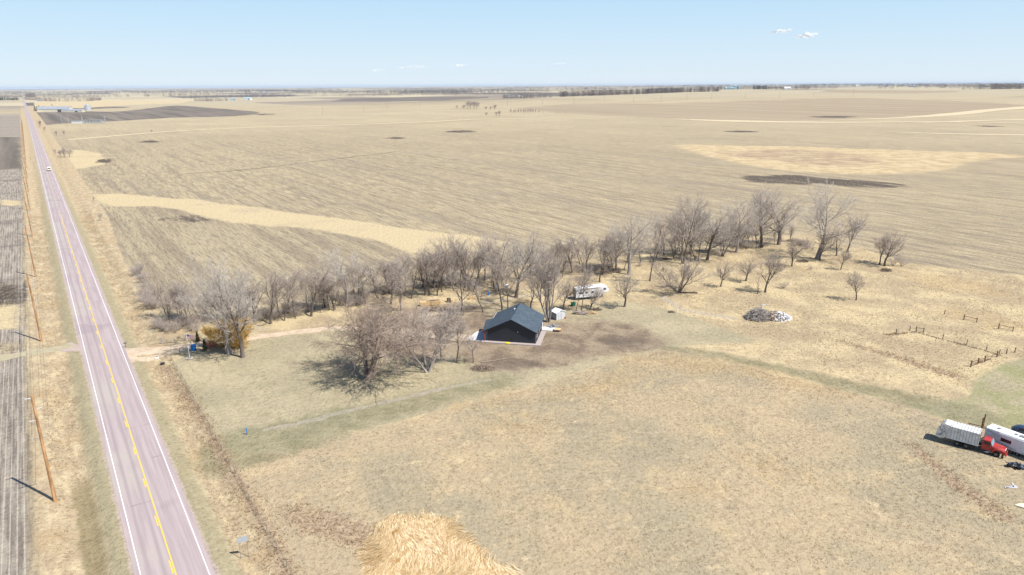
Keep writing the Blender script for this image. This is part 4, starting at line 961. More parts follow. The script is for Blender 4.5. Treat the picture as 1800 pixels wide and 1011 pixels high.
# lumber stack
ls = empty('lumber_stack', at(757, 536.5), math.radians(17), 'long stack of fresh yellow boards under the bare trees', 'lumber')
b = MB(); R = random.Random(2)
for row in range(7):
    for k in range(3):
        x0 = -3.1 + 2.05 * k + R.uniform(-.1, .1)
        for q in range(5): b.box((x0 + 1.0, -.55 + .27 * q, .2 + row * .17), (1.98 + R.uniform(-.15, .15), .24, .14))
b.build('boards', M['wood'], ls)
for k in range(4): b = MB(); b.box((-2.8 + 1.85 * k, 0, .06), (.16, 1.5, .12)); b.build('bearer', M['post'], ls)
b = MB()
for k in range(6): b.box((R.uniform(-2.4, 2.4), R.uniform(-.3, .5), 1.42 + .03 * k), (R.uniform(1.2, 2.2), .5, .03), R.uniform(-.1, .1))
b.build('cover_boards', M['woodd'], ls)
def crate(loc, rz, label, d=(1.1, .9, .9), mat='wood'):
    b = MB(); x, y, z = d
    for k in range(4): 
        h = z * (k + .5) / 4
        b.box((0, -y / 2, h), (x, .03, z / 4 - .03)); b.box((0, y / 2, h), (x, .03, z / 4 - .03)); b.box((-x / 2, 0, h), (.03, y - .04, z / 4 - .03)); b.box((x / 2, 0, h), (.03, y - .04, z / 4 - .03))
    for sx in (-1, 1):
        for sy in (-1, 1): b.box((sx * (x / 2 - .06), sy * (y / 2 - .06), z / 2), (.07, .07, z))
    for k in range(4): b.box((0, -y / 2 + y * (k + .5) / 4, z + .015), (x, y / 4 - .03, .03))
    return thing1('crate', b, M[mat], loc, rz, label, 'crate')
crate(at(828, 526), .15, 'yellow slatted wooden crate in the yard left of the blue barrel')
crate(at(789, 531), .4, 'dark weathered crate right of the lumber stack', (.9, .9, 1.2), 'post')
crate(at(794.5, 532), .2, 'narrow pale crate touching the dark weathered crate', (.5, .6, .9), 'wood')
b = MB(); b.lathe([(0, 0), (.28, 0), (.3, .05), (.3, .3), (.31, .32), (.3, .34), (.3, .6), (.31, .62), (.3, .64), (.3, .88), (.28, .93), (0, .93)], 20); thing1('barrel', b, M['blue'], at(859, 519), 0, 'blue plastic barrel standing upright at the edge of the thicket', 'barrel', smooth=False)
def tank(loc, rz, label, L=1.9, r=.62, vertical=False):
    t = empty('steel_tank', loc, rz, label, 'tank')
    b = MB(); prof = [(0, 0), (r * .5, .05), (r * .85, .18), (r, .4), (r, L - .4), (r * .85, L - .18), (r * .5, L - .05), (0, L)]; b.lathe(prof, 20)
    o = b.build('tank_body', M['tank'], t, smooth=True)
    if vertical: o.location = (0, 0, .5); lg = [(sx * r * .6, sy * r * .6) for sx in (-1, 1) for sy in (-1, 1)]; hh = .75
    else: o.rotation_euler = (0, math.pi / 2, 0); o.location = (-L / 2, 0, 1.25); lg = [(sx * L * .3, sy * r * .6) for sx in (-1, 1) for sy in (-1, 1)]; hh = .85
    for x, y in lg: b = MB(); b.box((x, y, hh / 2), (.08, .08, hh)); b.build('leg', M['frame'], t)
tank(at(873.5, 512), .3, 'upright pale tank half hidden by a tree trunk right of the blue barrel', 1.9, .55, True)
tank(at(888.5, 509), .3, 'shining silver horizontal tank on legs among the trees')
for u, v, m, lab, s in ((801, 519, 'trimw', 'small white bucket in the grass right of the lumber stack', .45), (806, 521.5, 'bluel', 'small pale blue tub next to the white bucket', .5)):
    b = MB(); b.lathe([(0, 0), (.3 * s, 0), (.42 * s, .9 * s), (.46 * s, .92 * s), (.38 * s, .9 * s), (.28 * s, .1 * s), (0, .1 * s)], 16); thing1('bucket', b, M[m], at(u, v), 0, lab, 'bucket')
b = MB(); jag_blob(b, (0, 0, .03), (2.2, .5, .35), 50, 12, .6, (.1, .5)); thing1('scrap_row', b, M['woodd'], at(846, 521), .1, 'low row of scattered wood scraps left of the blue barrel', 'scraps')

# ------------------------------------------------------------------ vehicles
def wheel(parent, x, y, r, w, name='wheel'):
    s = 1 if y > 0 else -1
    b = MB(); n = 24
    prof = [(.52 * r, -.5), (.9 * r, -.5), (r, -.36), (r, .36), (.9 * r, .5), (.52 * r, .5)]
    vs = [(q * math.cos(6.283 * i / n), z * w, q * math.sin(6.283 * i / n)) for q, z in prof for i in range(n)]
    fs = [(j * n + i, j * n + (i + 1) % n, ((j + 1) % 6) * n + (i + 1) % n, ((j + 1) % 6) * n + i) for j in range(6) for i in range(n)]
    b.add(vs, fs); o = b.build(name, M['tyre'], parent); o.location = (x, y, r)
    b = MB(); b.tube((0, -.3 * w, 0), (0, .3 * w, 0), .54 * r, n=18); b.tube((0, s * .3 * w, 0), (0, s * .46 * w, 0), .22 * r, n=12)
    b.build('rim', M['rim'], o); return o
truck = empty('garbage_truck', Vector((78.74, 106.8, float(gz(78.7, 106.8)))), math.radians(-41), 'old red cabbed garbage truck with a scruffy white packer body', 'truck')
b = MB()
b.prism([(-2.3, 1.15), (-2.6, 1.3), (-2.2, 2.6), (-2.0, 3.45), (2.3, 3.45), (2.3, 1.15)], -1.22, 1.22); box_ = b.build('packer_body', M['truckw'], truck, .03)
b = MB()
for k in range(10):
    x = -1.75 + .44 * k
    for s in (-1, 1): b.box((x, s * 1.235, 2.28), (.05, .03, 2.15))
    b.box((x, 0, 3.47), (.06, 2.4, .05))
b.build('ribs', M['grey'], box_)
b = MB()
for s in (-1, 1): b.bar((-2.0, s * 1.24, 3.4), (2.3, s * 1.24, 3.4), .07, .12); b.bar((-2.5, s * 1.24, 1.2), (2.3, s * 1.24, 1.2), .07, .14)
for s in (-1, 1): b.box((2.32, s * 1.16, 2.3), (.08, .14, 2.35))
b.build('edge_rails', M['trimw'], box_)
b = MB(); b.box((2.315, 0, 2.35), (.02, 2.1, 1.9)); b.build('rusty_front_panel', M['rust'], box_)
b = MB(); b.prism([(-2.62, .95), (-3.25, .75), (-3.95, .85), (-4.05, 1.35), (-3.35, 3.2), (-2.9, 3.6), (-2.03, 3.5), (-2.22, 2.6)], -1.2, 1.2); tg = b.build('tailgate_hopper', M['truckw'], truck, .04)
b = MB()
for s in (-1, 1): b.bar((-2.3, s * 1.23, 1.25), (-3.1, s * 1.23, 3.3), .1, .08); b.bar((-3.9, s * 1.23, 1.2), (-2.6, s * 1.23, 2.2), .1, .06); b.tube((-2.9, s * 1.27, 1.6), (-3.5, s * 1.27, 2.7), .06, n=8)
for k in range(5): b.box((-3.95 + .13 * k, 0, 1.55 + .36 * k), (.05, 2.2, .06))
b.build('hopper_braces', M['metal'], tg)
b = MB(); R = random.Random(6)
for k in range(10): b.box((-3.5 + R.uniform(-.4, .9), R.choice((-1.215, 1.215)), R.uniform(1.2, 3.1)), (R.uniform(.1, .35), .02, R.uniform(.05, .2)))
b.build('rust_patches', M['rust'], tg)
b = MB(); b.box((1.3, -.42, .82), (8.6, .1, .26)); b.box((1.3, .42, .82), (8.6, .1, .26)); b.box((2.5, .95, .75), (1.1, .45, .5)); b.box((1.5, -.98, .72), (1.0, .4, .45)); b.box((-.1, 0, .6), (2.0, 1.9, .18)); b.build('chassis', M['frame'], truck)
b = MB(); b.prism([(2.75, .85), (2.75, 1.75), (2.9, 2.42), (3.95, 2.42), (4.35, 1.75), (4.35, .75)], -1.0, 1.0); cabp = b.build('cab', M['red'], truck, .06)
b = MB(); b.prism([(2.88, 2.40), (2.93, 2.50), (3.9, 2.50), (4.0, 2.40)], -.97, .97); b.build('cab_roof', M['red'], cabp, .03)
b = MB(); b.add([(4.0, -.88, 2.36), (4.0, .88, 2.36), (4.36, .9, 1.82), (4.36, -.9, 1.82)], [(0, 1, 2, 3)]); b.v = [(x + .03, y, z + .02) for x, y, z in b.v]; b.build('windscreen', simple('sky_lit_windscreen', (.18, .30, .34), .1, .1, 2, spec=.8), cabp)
for s in (-1, 1):
    b = MB(); b.add([(3.05, s * 1.012, 2.34), (3.85, s * 1.012, 2.34), (4.15, s * 1.012, 1.80), (3.05, s * 1.012, 1.80)], [(0, 1, 2, 3)]); b.build('side_window', M['glass'], cabp)
    b = MB(); b.bar((4.05, s * 1.0, 2.38), (4.36, s * 1.02, 1.78), .07); b.build('pillar_trim', M['trimw'], cabp)
    b = MB(); b.box((3.6, s * 1.02, 1.27), (1.2, .03, .95)); dr = b.build('door', M['red'], cabp, .02)
    b = MB(); b.box((3.15, s * 1.045, 1.6), (.14, .03, .04)); b.build('handle', M['metal'], dr)
    b = MB(); b.box((4.1, s * 1.28, 2.0), (.05, .18, .42)); b.bar((4.1, s * 1.02, 1.85), (4.1, s * 1.28, 2.0), .03); b.build('mirror', M['metal'], cabp)
b = MB(); b.loft([[(4.33, -.98, .85), (4.33, .98, .85), (4.33, .98, 1.55), (4.33, .8, 1.80), (4.33, -.8, 1.80), (4.33, -.98, 1.55)], [(5.3, -.9, .9), (5.3, .9, .9), (5.3, .9, 1.45), (5.3, .68, 1.66), (5.3, -.68, 1.66), (5.3, -.9, 1.45)],
                  [(6.1, -.8, .92), (6.1, .8, .92), (6.1, .8, 1.35), (6.1, .6, 1.5), (6.1, -.6, 1.5), (6.1, -.8, 1.35)]]); hood = b.build('bonnet', M['red'], truck, .04)
for s in (-1, 1):
    b = MB(); pr = [(4.33, .62), (4.38, 1.12), (4.6, 1.42), (5.1, 1.5), (5.7, 1.42), (6.25, 1.2), (6.28, .72), (6.0, .72), (5.72, .8), (5.6, 1.05), (5.3, 1.2), (4.85, 1.15), (4.62, .95), (4.5, .62)]
    b.prism(pr, s * .82, s * 1.16); b.build('fender', M['red'], truck, .03)
    b = MB(); b.tube((6.14, s * .62, 1.12), (6.2, s * .62, 1.12), .12, n=14); b.build('headlight', M['chrome'], hood)
b = MB(); b.box((6.14, 0, 1.18), (.08, 1.0, .42)); gr_ = b.build('grille', M['trimw'], hood)
b = MB()
for k in range(4): b.box((6.185, 0, 1.04 + .09 * k), (.02, .9, .035))
b.build('grille_bars', M['dgrey'], gr_)
b = MB(); b.box((6.36, 0, .72), (.16, 2.25, .28)); b.build('bumper', M['red'], truck, .03)
b = MB(); b.tube((3.6, -1.05, .62), (4.4, -1.05, .62), .06); b.box((3.6, -1.1, .5), (.7, .3, .05)); b.build('running_board', M['metal'], truck)
for x in (-.68, .68):
    for s in (-1, 1): wheel(truck, x, s * 1.0, .5, .46)
for s in (-1, 1): wheel(truck, 4.98, s * 1.02, .5, .28)

def camper(name, loc, rz, label, L, fifth=False, awn=True):
    t = empty(name, loc, rz, label, 'camper')
    if fifth: prof = [(0, .75), (0, 3.25), (.15, 3.42), (L * .55, 3.6), (L - 1.9, 3.75), (L - .7, 3.45), (L - .1, 2.75), (L, 2.2), (L - .4, 1.75), (L - 2.4, 1.65), (L - 2.7, .75)]
    else: prof = [(0, .7), (0, 3.1), (.1, 3.22), (L - .8, 3.25), (L - .2, 2.9), (L, 2.2), (L, 1.2), (L - .4, .7)]
    b = MB(); b.prism(prof, 0, 2.45); body = b.build('body', M['camper'], t, .04)
    b = MB(); top = [(x, z + .02) for x, z in prof if z > 3.05]; b.prism([(x, z + .03) for x, z in top] + [(x, z - .03) for x, z in top[::-1]], .1, 2.35); b.build('roof', M['camroof'], body)
    xs = ((1.5, 1.1), (3.3, .7), (5.2, .9)) if fifth else ((3.3, 1.5), (6.4, .5), (8.4, 1.2))
    zb = 2.15 if fifth else 2.05
    for x, w in xs:
        b = MB(); b.box((x, -.012, zb), (w + .08, .03, .60 if w > .6 else .7)); f = b.build('window', M['dgrey'], body); b = MB(); b.box((x, -.032, zb), (w, .02, .5 if w > .6 else .6)); b.build('pane', M['glass'], f)
    if fifth:
        b = MB(); b.box((L - 1.5, -.015, 2.75), (.8, .03, .6)); f = b.build('window', M['dgrey'], body); b = MB(); b.box((L - 1.5, -.034, 2.75), (.68, .02, .5)); b.build('pane', M['glass'], f)
        b = MB(); b.box((-.015, 1.3, 2.2), (.03, 1.4, .9)); b.build('rear_window', M['glass'], body)
        b = MB(); b.box((-.02, 1.2, 1.95), (.02, 2.1, 2.2)); b.build('rear_shade_sheet', M['grey'], body)  # grey sheet stands in for the shade on the rear end
        dx = 6.6
    else: dx = 5.3
    b = MB(); b.box((dx, -.015, 1.75), (.68, .03, 1.85)); d = b.build('door', M['camper'], body); b = MB(); b.box((dx + .25, -.04, 1.7), (.06, .03, .16)); b.build('handle', M['dgrey'], d)
    b = MB(); b.tube((1.2 if fifth else 2.2, -.08, 3.2 if fifth else 3.05), (6.9 if fifth else 8.4, -.08, 3.35 if fifth else 3.05), .07, n=8); b.bar((6.9, -.06, 3.3), (6.9, -.06, 1.4), .05); b.build('awning', M['dgrey'] if fifth else M['camper'], t)
    b = MB()
    for (x0, z0, x1, z1, w) in ((.3, 2.9, 3.2, 2.35, .07), (.3, 2.75, 2.6, 2.3, .04), (2.0, 1.5, 4.8, .95, .07), (2.6, 1.25, 6.5, .85, .04), (6.4, 1.6, L - 1, .95, .05)):
        b.bar((x0, -.008, z0), (x1, -.008, z1), .02, w)
    b.build('stripe_decal', M['grey'], body)
    b = MB()
    for x in (1.6, 4.2, 6.6): b.box((x, 1.2, 3.36 if not fifth else 3.66), (.5, .5, .16))
    b.box((5.2 if not fifth else 5.4, 1.2, 3.4 if not fifth else 3.72), (.95, .7, .22)); b.build('roof_vent', M['grey'], body, .02)
    b = MB(); b.box((L / 2 - .8, 1.22, .6), (L - 1.4, 1.2, .18)); b.build('chassis', M['frame'], t)
    for x in (L * .42, L * .42 + .95):
        for y in (.16, 2.28): wheel(t, x, y, .37, .22)
    for x in (.8, L - (3.2 if fifth else .5)):
        b = MB(); b.box((x, .4, .3), (.1, .1, .6)); b.box((x, 2.0, .3), (.1, .1, .6)); b.build('jack', M['metal'], t)
    if fifth: b = MB(); b.bar((L - 1.6, 1.2, 1.7), (L - 1.6, 1.2, 1.25), .25); b.build('hitch_pin', M['frame'], t)
    else: b = MB(); b.bar((-.5, .3, .62), (-.5, 2.1, .62), .12); b.bar((-.5, .8, .62), (.1, .8, .62), .1); b.bar((-.5, 1.7, .62), (.1, 1.7, .62), .1); b.build('rear_bumper', M['frame'], t)
    return t
camper('fifth_wheel_trailer', at(1012.5, 528.5), math.radians(17), 'white fifth wheel trailer with raised rounded nose parked among the trees behind the house', 10.6, True)
cl = Vector((82.64, 107.3, 0)); cl.z = float(gz(cl.x, cl.y))
camper('travel_trailer', cl, math.radians(-56), 'long white travel trailer parked beside the garbage truck at the right edge', 10.2)
# navy vehicle beyond the trailer
vb = at(1796, 763); van = empty('parked_car', Vector((91.0, 111.5, float(gz(91, 111.5)))), math.radians(-33), 'dark navy rounded car parked behind the white trailer at the right edge', 'car')
b = MB(); secs = []
for x, zr, w in ((-.3, 1.0, .7), (0, 1.25, .85), (.5, 1.62, .92), (1.2, 1.74, .94), (2.4, 1.72, .94), (3.0, 1.5, .92), (3.6, 1.15, .9), (4.5, 1.0, .85), (4.8, .8, .7)):
    secs.append([(x, -w, .35), (x, -w, .85), (x, -w * .82, zr - .12), (x, -w * .5, zr), (x, w * .5, zr), (x, w * .82, zr - .12), (x, w, .85), (x, w, .35)])
b.loft(secs); vbody = b.build('body', M['navy'], van, 0, True)
for s in (-1, 1):
    b = MB(); b.add([(.5, s * .9, 1.0), (3.1, s * .93, 1.0), (2.5, s * .82, 1.5), (.8, s * .82, 1.5)], [(0, 1, 2, 3)]); b.build('side_window', M['glass'], vbody)
    for x in (.75, 3.8): wheel(van, x, s * .86, .34, .22)
b = MB(); b.add([(3.02, -.74, 1.46), (3.02, .74, 1.46), (3.66, .8, 1.12), (3.66, -.8, 1.12)], [(0, 1, 2, 3)]); b.v = [(x + .03, y, z + .03) for x, y, z in b.v]; b.build('windscreen', M['glass'], vbody)
# bale spike / loader frame
fk = empty('loader_attachment', at(1726, 754.5), math.radians(-50), 'rusty loader frame with two upright arms behind the white travel trailer', 'loader frame')
b = MB(); b.bar((0, -.35, 0), (0, -.5, 2.5), .18); b.bar((0, .3, 0), (0, .45, 2.9), .18)
for z in (.5, 1.1, 1.7): b.bar((0, -.42, z), (0, .38, z), .1)
b.build('uprights', M['rust'], fk)
b = MB(); b.bar((0, -.5, .3), (-2.2, -.7, .15), .12); b.bar((0, .5, .3), (-2.4, .5, .15), .12); b.bar((0, -.1, .35), (1.7, .3, .45), .14); b.bar((0, .6, .3), (1.4, 1.0, .4), .1); b.build('tines', M['rust'], fk)
# scrap / motorcycle heap
sc = empty('scrap_heap', at(1786, 822), -.4, 'tangled heap of black and silver machine scrap at the right edge', 'scrap heap')
b = MB(); b2 = MB(); R = random.Random(14)
for k in range(26):
    p = Vector((R.uniform(-1.5, 1.7), R.uniform(-.6, .6), R.uniform(.1, .8))); q = p + Vector((R.uniform(-.8, .8), R.uniform(-.5, .5), R.uniform(-.3, .4))); q.z = max(q.z, .05)
    (b if k % 3 else b2).tube(p, q, R.uniform(.03, .11), n=6)
jag_blob(b, (0, 0, .05), (1.5, .7, .8), 40, 15, .9, (.15, .5)); jag_blob(b2, (.4, 0, .25), (1.3, .6, .8), 22, 16, .9, (.12, .42))
b.build('black_scrap', M['grav2'], sc); b2.build('silver_scrap', M['chrome'], sc)
for x, y, a in ((-1.1, -.3, .9), (.1, -.55, .7), (1.2, .2, 1.0)):
    w = wheel(sc, x, y, .32, .18); w.rotation_euler = (a, .3, .2); w.location.z = .35
b = MB()
for (x, y, L, a) in ((0, 0, 2.9, .25), (.05, .25, 2.6, .32), (.1, -.2, 2.4, .15), (.9, .9, 1.9, 1.1)): b.box((x, y, .07), (L, .28, .05), a)
b.v = [(x * .75, y * .75, z) for x, y, z in b.v]; thing1('sheet_metal', b, M['shedw'], at(1777, 857), -.1, 'bent white sheet metal strips lying in the grass below the scrap heap', 'sheet metal')
b = MB(); b.add([(-.9, .3, 0), (.2, -.4, 0), (1.6, -.5, 0), (1.6, .9, 0), (0, .8, 0), (-.9, .3, .18), (.2, -.4, .22), (1.6, -.5, .2), (1.6, .9, .2), (0, .8, .2)], [(4, 3, 2, 1, 0), (5, 6, 7, 8, 9)] + [(i, (i + 1) % 5, 5 + (i + 1) % 5, 5 + i) for i in range(5)])
thing1('cream_board', b, M['cream'], at(1796, 892), -.1, 'cream coloured slab lying in the grass in the lower right corner', 'board', bevel=.03)
# delivery van on the road
rx, ry = road_pt(1.9, st(*tuple(at(88, 300))[:2])[1])
vn = empty('van', Vector((rx, ry, float(gz(rx, ry)) + .05)), math.radians(90 + 34.6), 'cream white van driving away on the distant pink road', 'van')
b = MB(); b.prism([(-2.7, .5), (-2.75, 2.5), (-2.5, 2.75), (1.6, 2.75), (2.3, 1.9), (3.1, 1.5), (3.2, .5)], -1.1, 1.1); vb_ = b.build('body', M['cream'], vn, .08)
b = MB(); b.box((-2.76, 0, 1.9), (.04, 1.7, .6)); b.build('rear_window', M['glass'], vb_)
b = MB(); b.add([(1.66, -.95, 2.66), (1.66, .95, 2.66), (2.32, 1, 1.98), (2.32, -1, 1.98)], [(0, 1, 2, 3)]); b.v = [(x + .03, y, z + .03) for x, y, z in b.v]; b.build('windscreen', M['glass'], vb_)
b = MB(); b.box((-2.8, 0, .5), (.12, 2.1, .22)); b.build('bumper', M['dgrey'], vn)
for x in (-1.7, 2.1):
    for s in (-1, 1): wheel(vn, x, s * .98, .38, .26)

# ------------------------------------------------------------------ driveway entrance things
mb = empty('mailbox', at(221.5, 611), math.radians(-34), 'dark roadside mailbox on a post at the driveway mouth', 'mailbox')
b = MB(); b.box((0, 0, .55), (.11, .11, 1.1)); b.build('post', M['post'], mb)
b = MB(); prof = [(-.12, 0), (.12, 0), (.12, .14), (.08, .22), (0, .26), (-.08, .22), (-.12, .14)]; b.prism([(x, z + 1.1) for x, z in prof], -.38, .28); b.box((0, 0, 1.08), (.2, .7, .04)); b.build('box', M['dgrey'], mb)
fp = empty('flagpole', at(333.5, 629.5), 0, 'white flagpole ringed by white stones beside the driveway', 'flagpole')
b = MB(); b.tube((0, 0, 0), (0, 0, 6.3), .075, .045, 10); b.build('pole', M['trimw'], fp)
b = MB(); b.lathe([(0, 6.3), (.08, 6.34), (.1, 6.4), (.06, 6.48), (0, 6.5)], 10); b.build('finial', M['chrome'], fp)
b = MB(); R = random.Random(9)
for k in range(16):
    a = 6.283 * k / 16; b.box((.62 * math.cos(a), .62 * math.sin(a), .07), (R.uniform(.16, .28), R.uniform(.14, .24), .16), R.random() * 3)
thing1('stone_ring', b, M['stone'], at(333.5, 629.5), 0, 'ring of white stones round the foot of the flagpole', 'stones', bevel=.03)
# flag: 13 wavy stripes and a canton with rows of stars
flag = empty('flag', at(333.5, 629.5) + Vector((0, 0, 5.85)), math.radians(8), 'faded stars and stripes flag waving to the right of the white pole', 'flag')
def wavy(x0, x1, z0, z1, off=0.0, n=10, th=.012):
    b = MB(); V = []
    for i in range(n + 1):
        x = x0 + (x1 - x0) * i / n; y = .10 * math.sin(x * 4.2) * min(1, x + .3) + off; dz = -.10 * x - .10 * x * x * .4
        V += [(x, y - th, z0 + dz), (x, y - th, z1 + dz), (x, y + th, z1 + dz), (x, y + th, z0 + dz)]
    F = [(4 * i + a, 4 * i + (a + 1) % 4, 4 * i + 4 + (a + 1) % 4, 4 * i + 4 + a) for i in range(n) for a in range(4)] + [(3, 2, 1, 0), (4 * n, 4 * n + 1, 4 * n + 2, 4 * n + 3)]
    return b.add(V, F)
for nm, m, ks in (('red_stripes', 'flagr', range(0, 13, 2)), ('white_stripes', 'flagw', range(1, 13, 2))):
    b = MB()
    for k in ks: w = wavy(.03 if k > 6 else .62, 1.5, -k * .07 - .07, -k * .07); b.add(w.v, w.f)
    b.build(nm, M[m], flag)
b = wavy(.03, .62, -.49, 0, 0, 6); can = b.build('canton', M['flagb'], flag)
b = MB()
for r in range(9):
    for c in range(6 - r % 2):
        x = .08 + (c + .5 * (r % 2)) * .095; y = .10 * math.sin(x * 4.2) * min(1, x + .3); z = -.04 - r * .051 - .10 * x
        for s in (-1, 1):
            P = [(x + (.018 if i % 2 == 0 else .008) * math.sin(i * math.pi / 5), y + s * .0145, z + (.018 if i % 2 == 0 else .008) * math.cos(i * math.pi / 5)) for i in range(10)]
            b.add(P, [tuple(range(10))])
b.build('stars', M['flagw'], can)
bn = empty('wheelie_bin', at(341, 616.5), .2, 'blue wheeled bin standing between the flagpole and the small evergreens', 'bin')
b = MB(); b.loft([[(-.42, -.42, .1), (.42, -.42, .1), (.42, .42, .1), (-.42, .42, .1)], [(-.55, -.55, 1.35), (.55, -.55, 1.35), (.55, .55, 1.35), (-.55, .55, 1.35)]]); b.build('body', M['blue'], bn, .04)
b = MB(); b.prism([(-.6, 1.35), (.6, 1.35), (.6, 1.42), (0, 1.55), (-.6, 1.45)], -.6, .6); b.bar((-.5, .66, 1.4), (.5, .66, 1.4), .07); b.build('lid', M['bluel'], bn, .02)
for s in (-1, 1): b = MB(); b.tube((s * .38, .42, .15), (s * .5, .42, .15), .15, n=14); b.build('wheel', M['tyre'], bn)
def arborvitae(u, v, h, r, label, seed, brown=.0):
    t = empty('arborvitae', at(u, v), 0, label, 'evergreen')
    b = MB(); b.tube((0, 0, 0), (0, 0, h * .3), .07, n=6); b.build('trunk', M['post'], t)
    R = random.Random(seed)
    for nm, m, n in (('foliage', 'arbor', 1000), ('brown_foliage', 'arborr', int(1000 * brown))):
        if not n: continue
        V = []; F = []
        for k in range(n):
            f = R.random() ** 1.3; a = R.random() * 6.283 if nm == 'foliage' else R.uniform(-1.2, 1.0)
            rr_ = r * (1 - f) ** .75 * R.uniform(.55, 1.05) * (1 + .12 * math.sin(3 * a + f * 9)) + .02
            c = Vector((rr_ * math.cos(a), rr_ * math.sin(a), .12 + f * h * .95)); s = R.uniform(.08, .16)
            d = Vector((math.cos(a) * .4, math.sin(a) * .4, 1)).normalized() * s * 1.6; e = Vector((-math.sin(a), math.cos(a), R.uniform(-.3, .3))) * s * .5
            i = len(V); V += [c - e, c + e, c + d]; F.append((i, i + 1, i + 2))
        link_mesh(nm, np_mesh(nm, [tuple(p) for p in V], F, M[m]), t)
arborvitae(361, 617, 3.0, .62, 'small pointed evergreen touching the red brown slat fence', 2, .1)
arborvitae(348, 601, 2.5, .55, 'small pointed evergreen behind the blue bin with a browned side', 3, .45)
sf = empty('slat_fence', at(363.5, 612), math.radians(10), 'short red brown horizontal slat fence corner between the small evergreens and the golden bush', 'fence')
b = MB()
for k in range(6): b.box((.3, -.15, .22 + .27 * k), (.95, .04, .18))
b.build('slat_panel', M['slat'], sf)
b = MB()
for k in range(6): b.box((2.35, .3, .22 + .27 * k), (3.1, .04, .18), .18)
b.build('slat_panel', M['slat'], sf)
for x, y in ((-.2, -.1), (.82, -.05), (2.4, .36), (3.9, .66)): b = MB(); b.box((x, y, .85), (.11, .11, 1.7)); b.build('post', M['slat'], sf)
b = MB(); b.box((0, 0, .28), (.75, .5, .42)); b.box((0, 0, .52), (.6, .36, .06)); o = thing1('utility_box', b, M['trimw'], at(276, 631), .15, 'small white box with dark top in the grass below the driveway', 'utility box', bevel=.02)
b = MB(); b.box((0, 0, .565), (.5, .28, .02)); b.build('dark_top', M['frame'], o)
b = MB(); n = 14
for i in range(n): b.bar((0, .3 * math.cos(6.283 * i / n), .25 + .3 * math.sin(6.283 * i / n)), (0, .3 * math.cos(6.283 * (i + 1) / n), .25 + .3 * math.sin(6.283 * (i + 1) / n)), .9, .04)
thing1('culvert_pipe', b, M['grav2'], at(286, 641), .3, 'dark culvert pipe end in the weedy ditch below the white box', 'culvert')
b = MB(); b.tube((0, 0, 0), (0, 0, 1.25), .09, n=12); b.tube((0, 0, 1.25), (0, 0, 1.32), .11, n=12); thing1('well_pipe', b, M['blue'], at(434.5, 764), 0, 'upright blue pipe at the end of the worn yard track', 'pipe')
# roadside sign seen from behind
sg = empty('road_sign', at(430.5, 981), math.radians(24), 'blank grey back of a roadside sign on two thin steel posts', 'road sign')
for x in (-.5, .5): b = MB(); b.box((x, 0, 1.6), (.06, .06, 3.2)); b.build('post', M['steelp'], sg)
b = MB(); b.box((0, -.06, 3.0), (1.3, .03, .85)); b.build('sign_panel', M['signw'], sg)
b = MB(); b.box((0, -.03, 2.8), (1.2, .02, .05)); b.box((0, -.03, 3.2), (1.2, .02, .05)); b.build('stiffener', M['steelp'], sg)
ys = empty('warning_sign', at(54.5, 283.5), math.radians(-34), 'tiny yellow diamond road sign standing left of the distant road', 'road sign')
b = MB(); b.box((0, 0, 1.4), (.08, .08, 2.8)); b.build('post', M['steelp'], ys)
b = MB(); b.box((0, -.06, 2.7), (1.15, .03, 1.15), M=Matrix.Rotation(math.pi / 4, 3, 'Y')); b.build('sign_panel', M['yellowsign'], ys)

# ------------------------------------------------------------------ fences
def post_at(t, x, y, h, w, mat, name='post', lean=0.0, wire_h=None):
    b = MB(); z = float(gz(x, y)); b.bar((x, y, z - .3), (x + lean, y, z + h), w); b.build(name, mat, t)
def fence(name, label, line, step, h, w, mat, wires=(.5, .9), group=None, world=False, wr=.008, jitter=.1, seed=1):
    P = resample(line if world else pts(line), step); R = random.Random(seed)
    t = empty(name, (0, 0, 0), 0, label, 'fence', group); t.location = on(*P[0]); inv = -Vector(t.location)
    tops = []
    for p in P:
        x, y = p; z = float(gz(x, y)); b = MB(); l = R.uniform(-jitter, jitter); hh = h * R.uniform(.88, 1.08)
        b.bar(Vector((x, y, z - .2)) + inv, Vector((x + l, y, z + hh)) + inv, w); b.build('post', mat, t); tops.append((x, y, z, l / hh))
    for wz in wires:
        b = MB()
        for a, c in zip(tops[:-1], tops[1:]): b.bar(Vector((a[0] + a[3] * wz, a[1], a[2] + wz)) + inv, Vector((c[0] + c[3] * wz, c[1], c[2] + wz)) + inv, wr * 2)
        b.build('wire', M['wire'], t)
    return t
E1 = [road_pt(12.45, t) for t in (-16, 12, 30, 59, 78)]
fence('wire_fence', 'low wire fence on steel posts between the weedy road verge and the lawn', E1, 4.2, 1.25, .05, M['steelp'], (.35, .7, 1.05), world=True, seed=2)
fence('wire_fence', 'short wire fence on steel posts along the far side of the driveway', [(284, 604), (308, 606), (330, 607)], 3.8, 1.5, .08, M['steelp'], (.5, 1.1), seed=3)
fence('wire_fence', 'two steel posts with drooping wire beside the near side of the driveway', [(302, 634), (317, 623)], 6.0, 1.7, .08, M['steelp'], (.3,), seed=4)
b = MB(); b.box((0, 0, .75), (.14, .14, 1.5)); b.bar((0, 0, 1.2), (.7, .1, 0), .09); b.bar((0, 0, .6), (-.4, .2, 0), .07); thing1('corner_post', b, M['metal'], at(284, 604.5), .4, 'braced grey corner post at the brush edge above the driveway', 'post')
b = MB(); b.box((0, 0, 1.1), (.16, .16, 2.2)); thing1('wooden_post', b, M['post'], at(273, 579), .3, 'dark weathered post at the lower left of the brush', 'post')
fence('pasture_fence', 'dark wooden post fence along a weedy line across the straw pasture', [(1610, 583), (1657, 596), (1699, 606), (1734, 616), (1756, 623)], 8.6, 1.25, .12, M['post'], (.4, .8), seed=5)
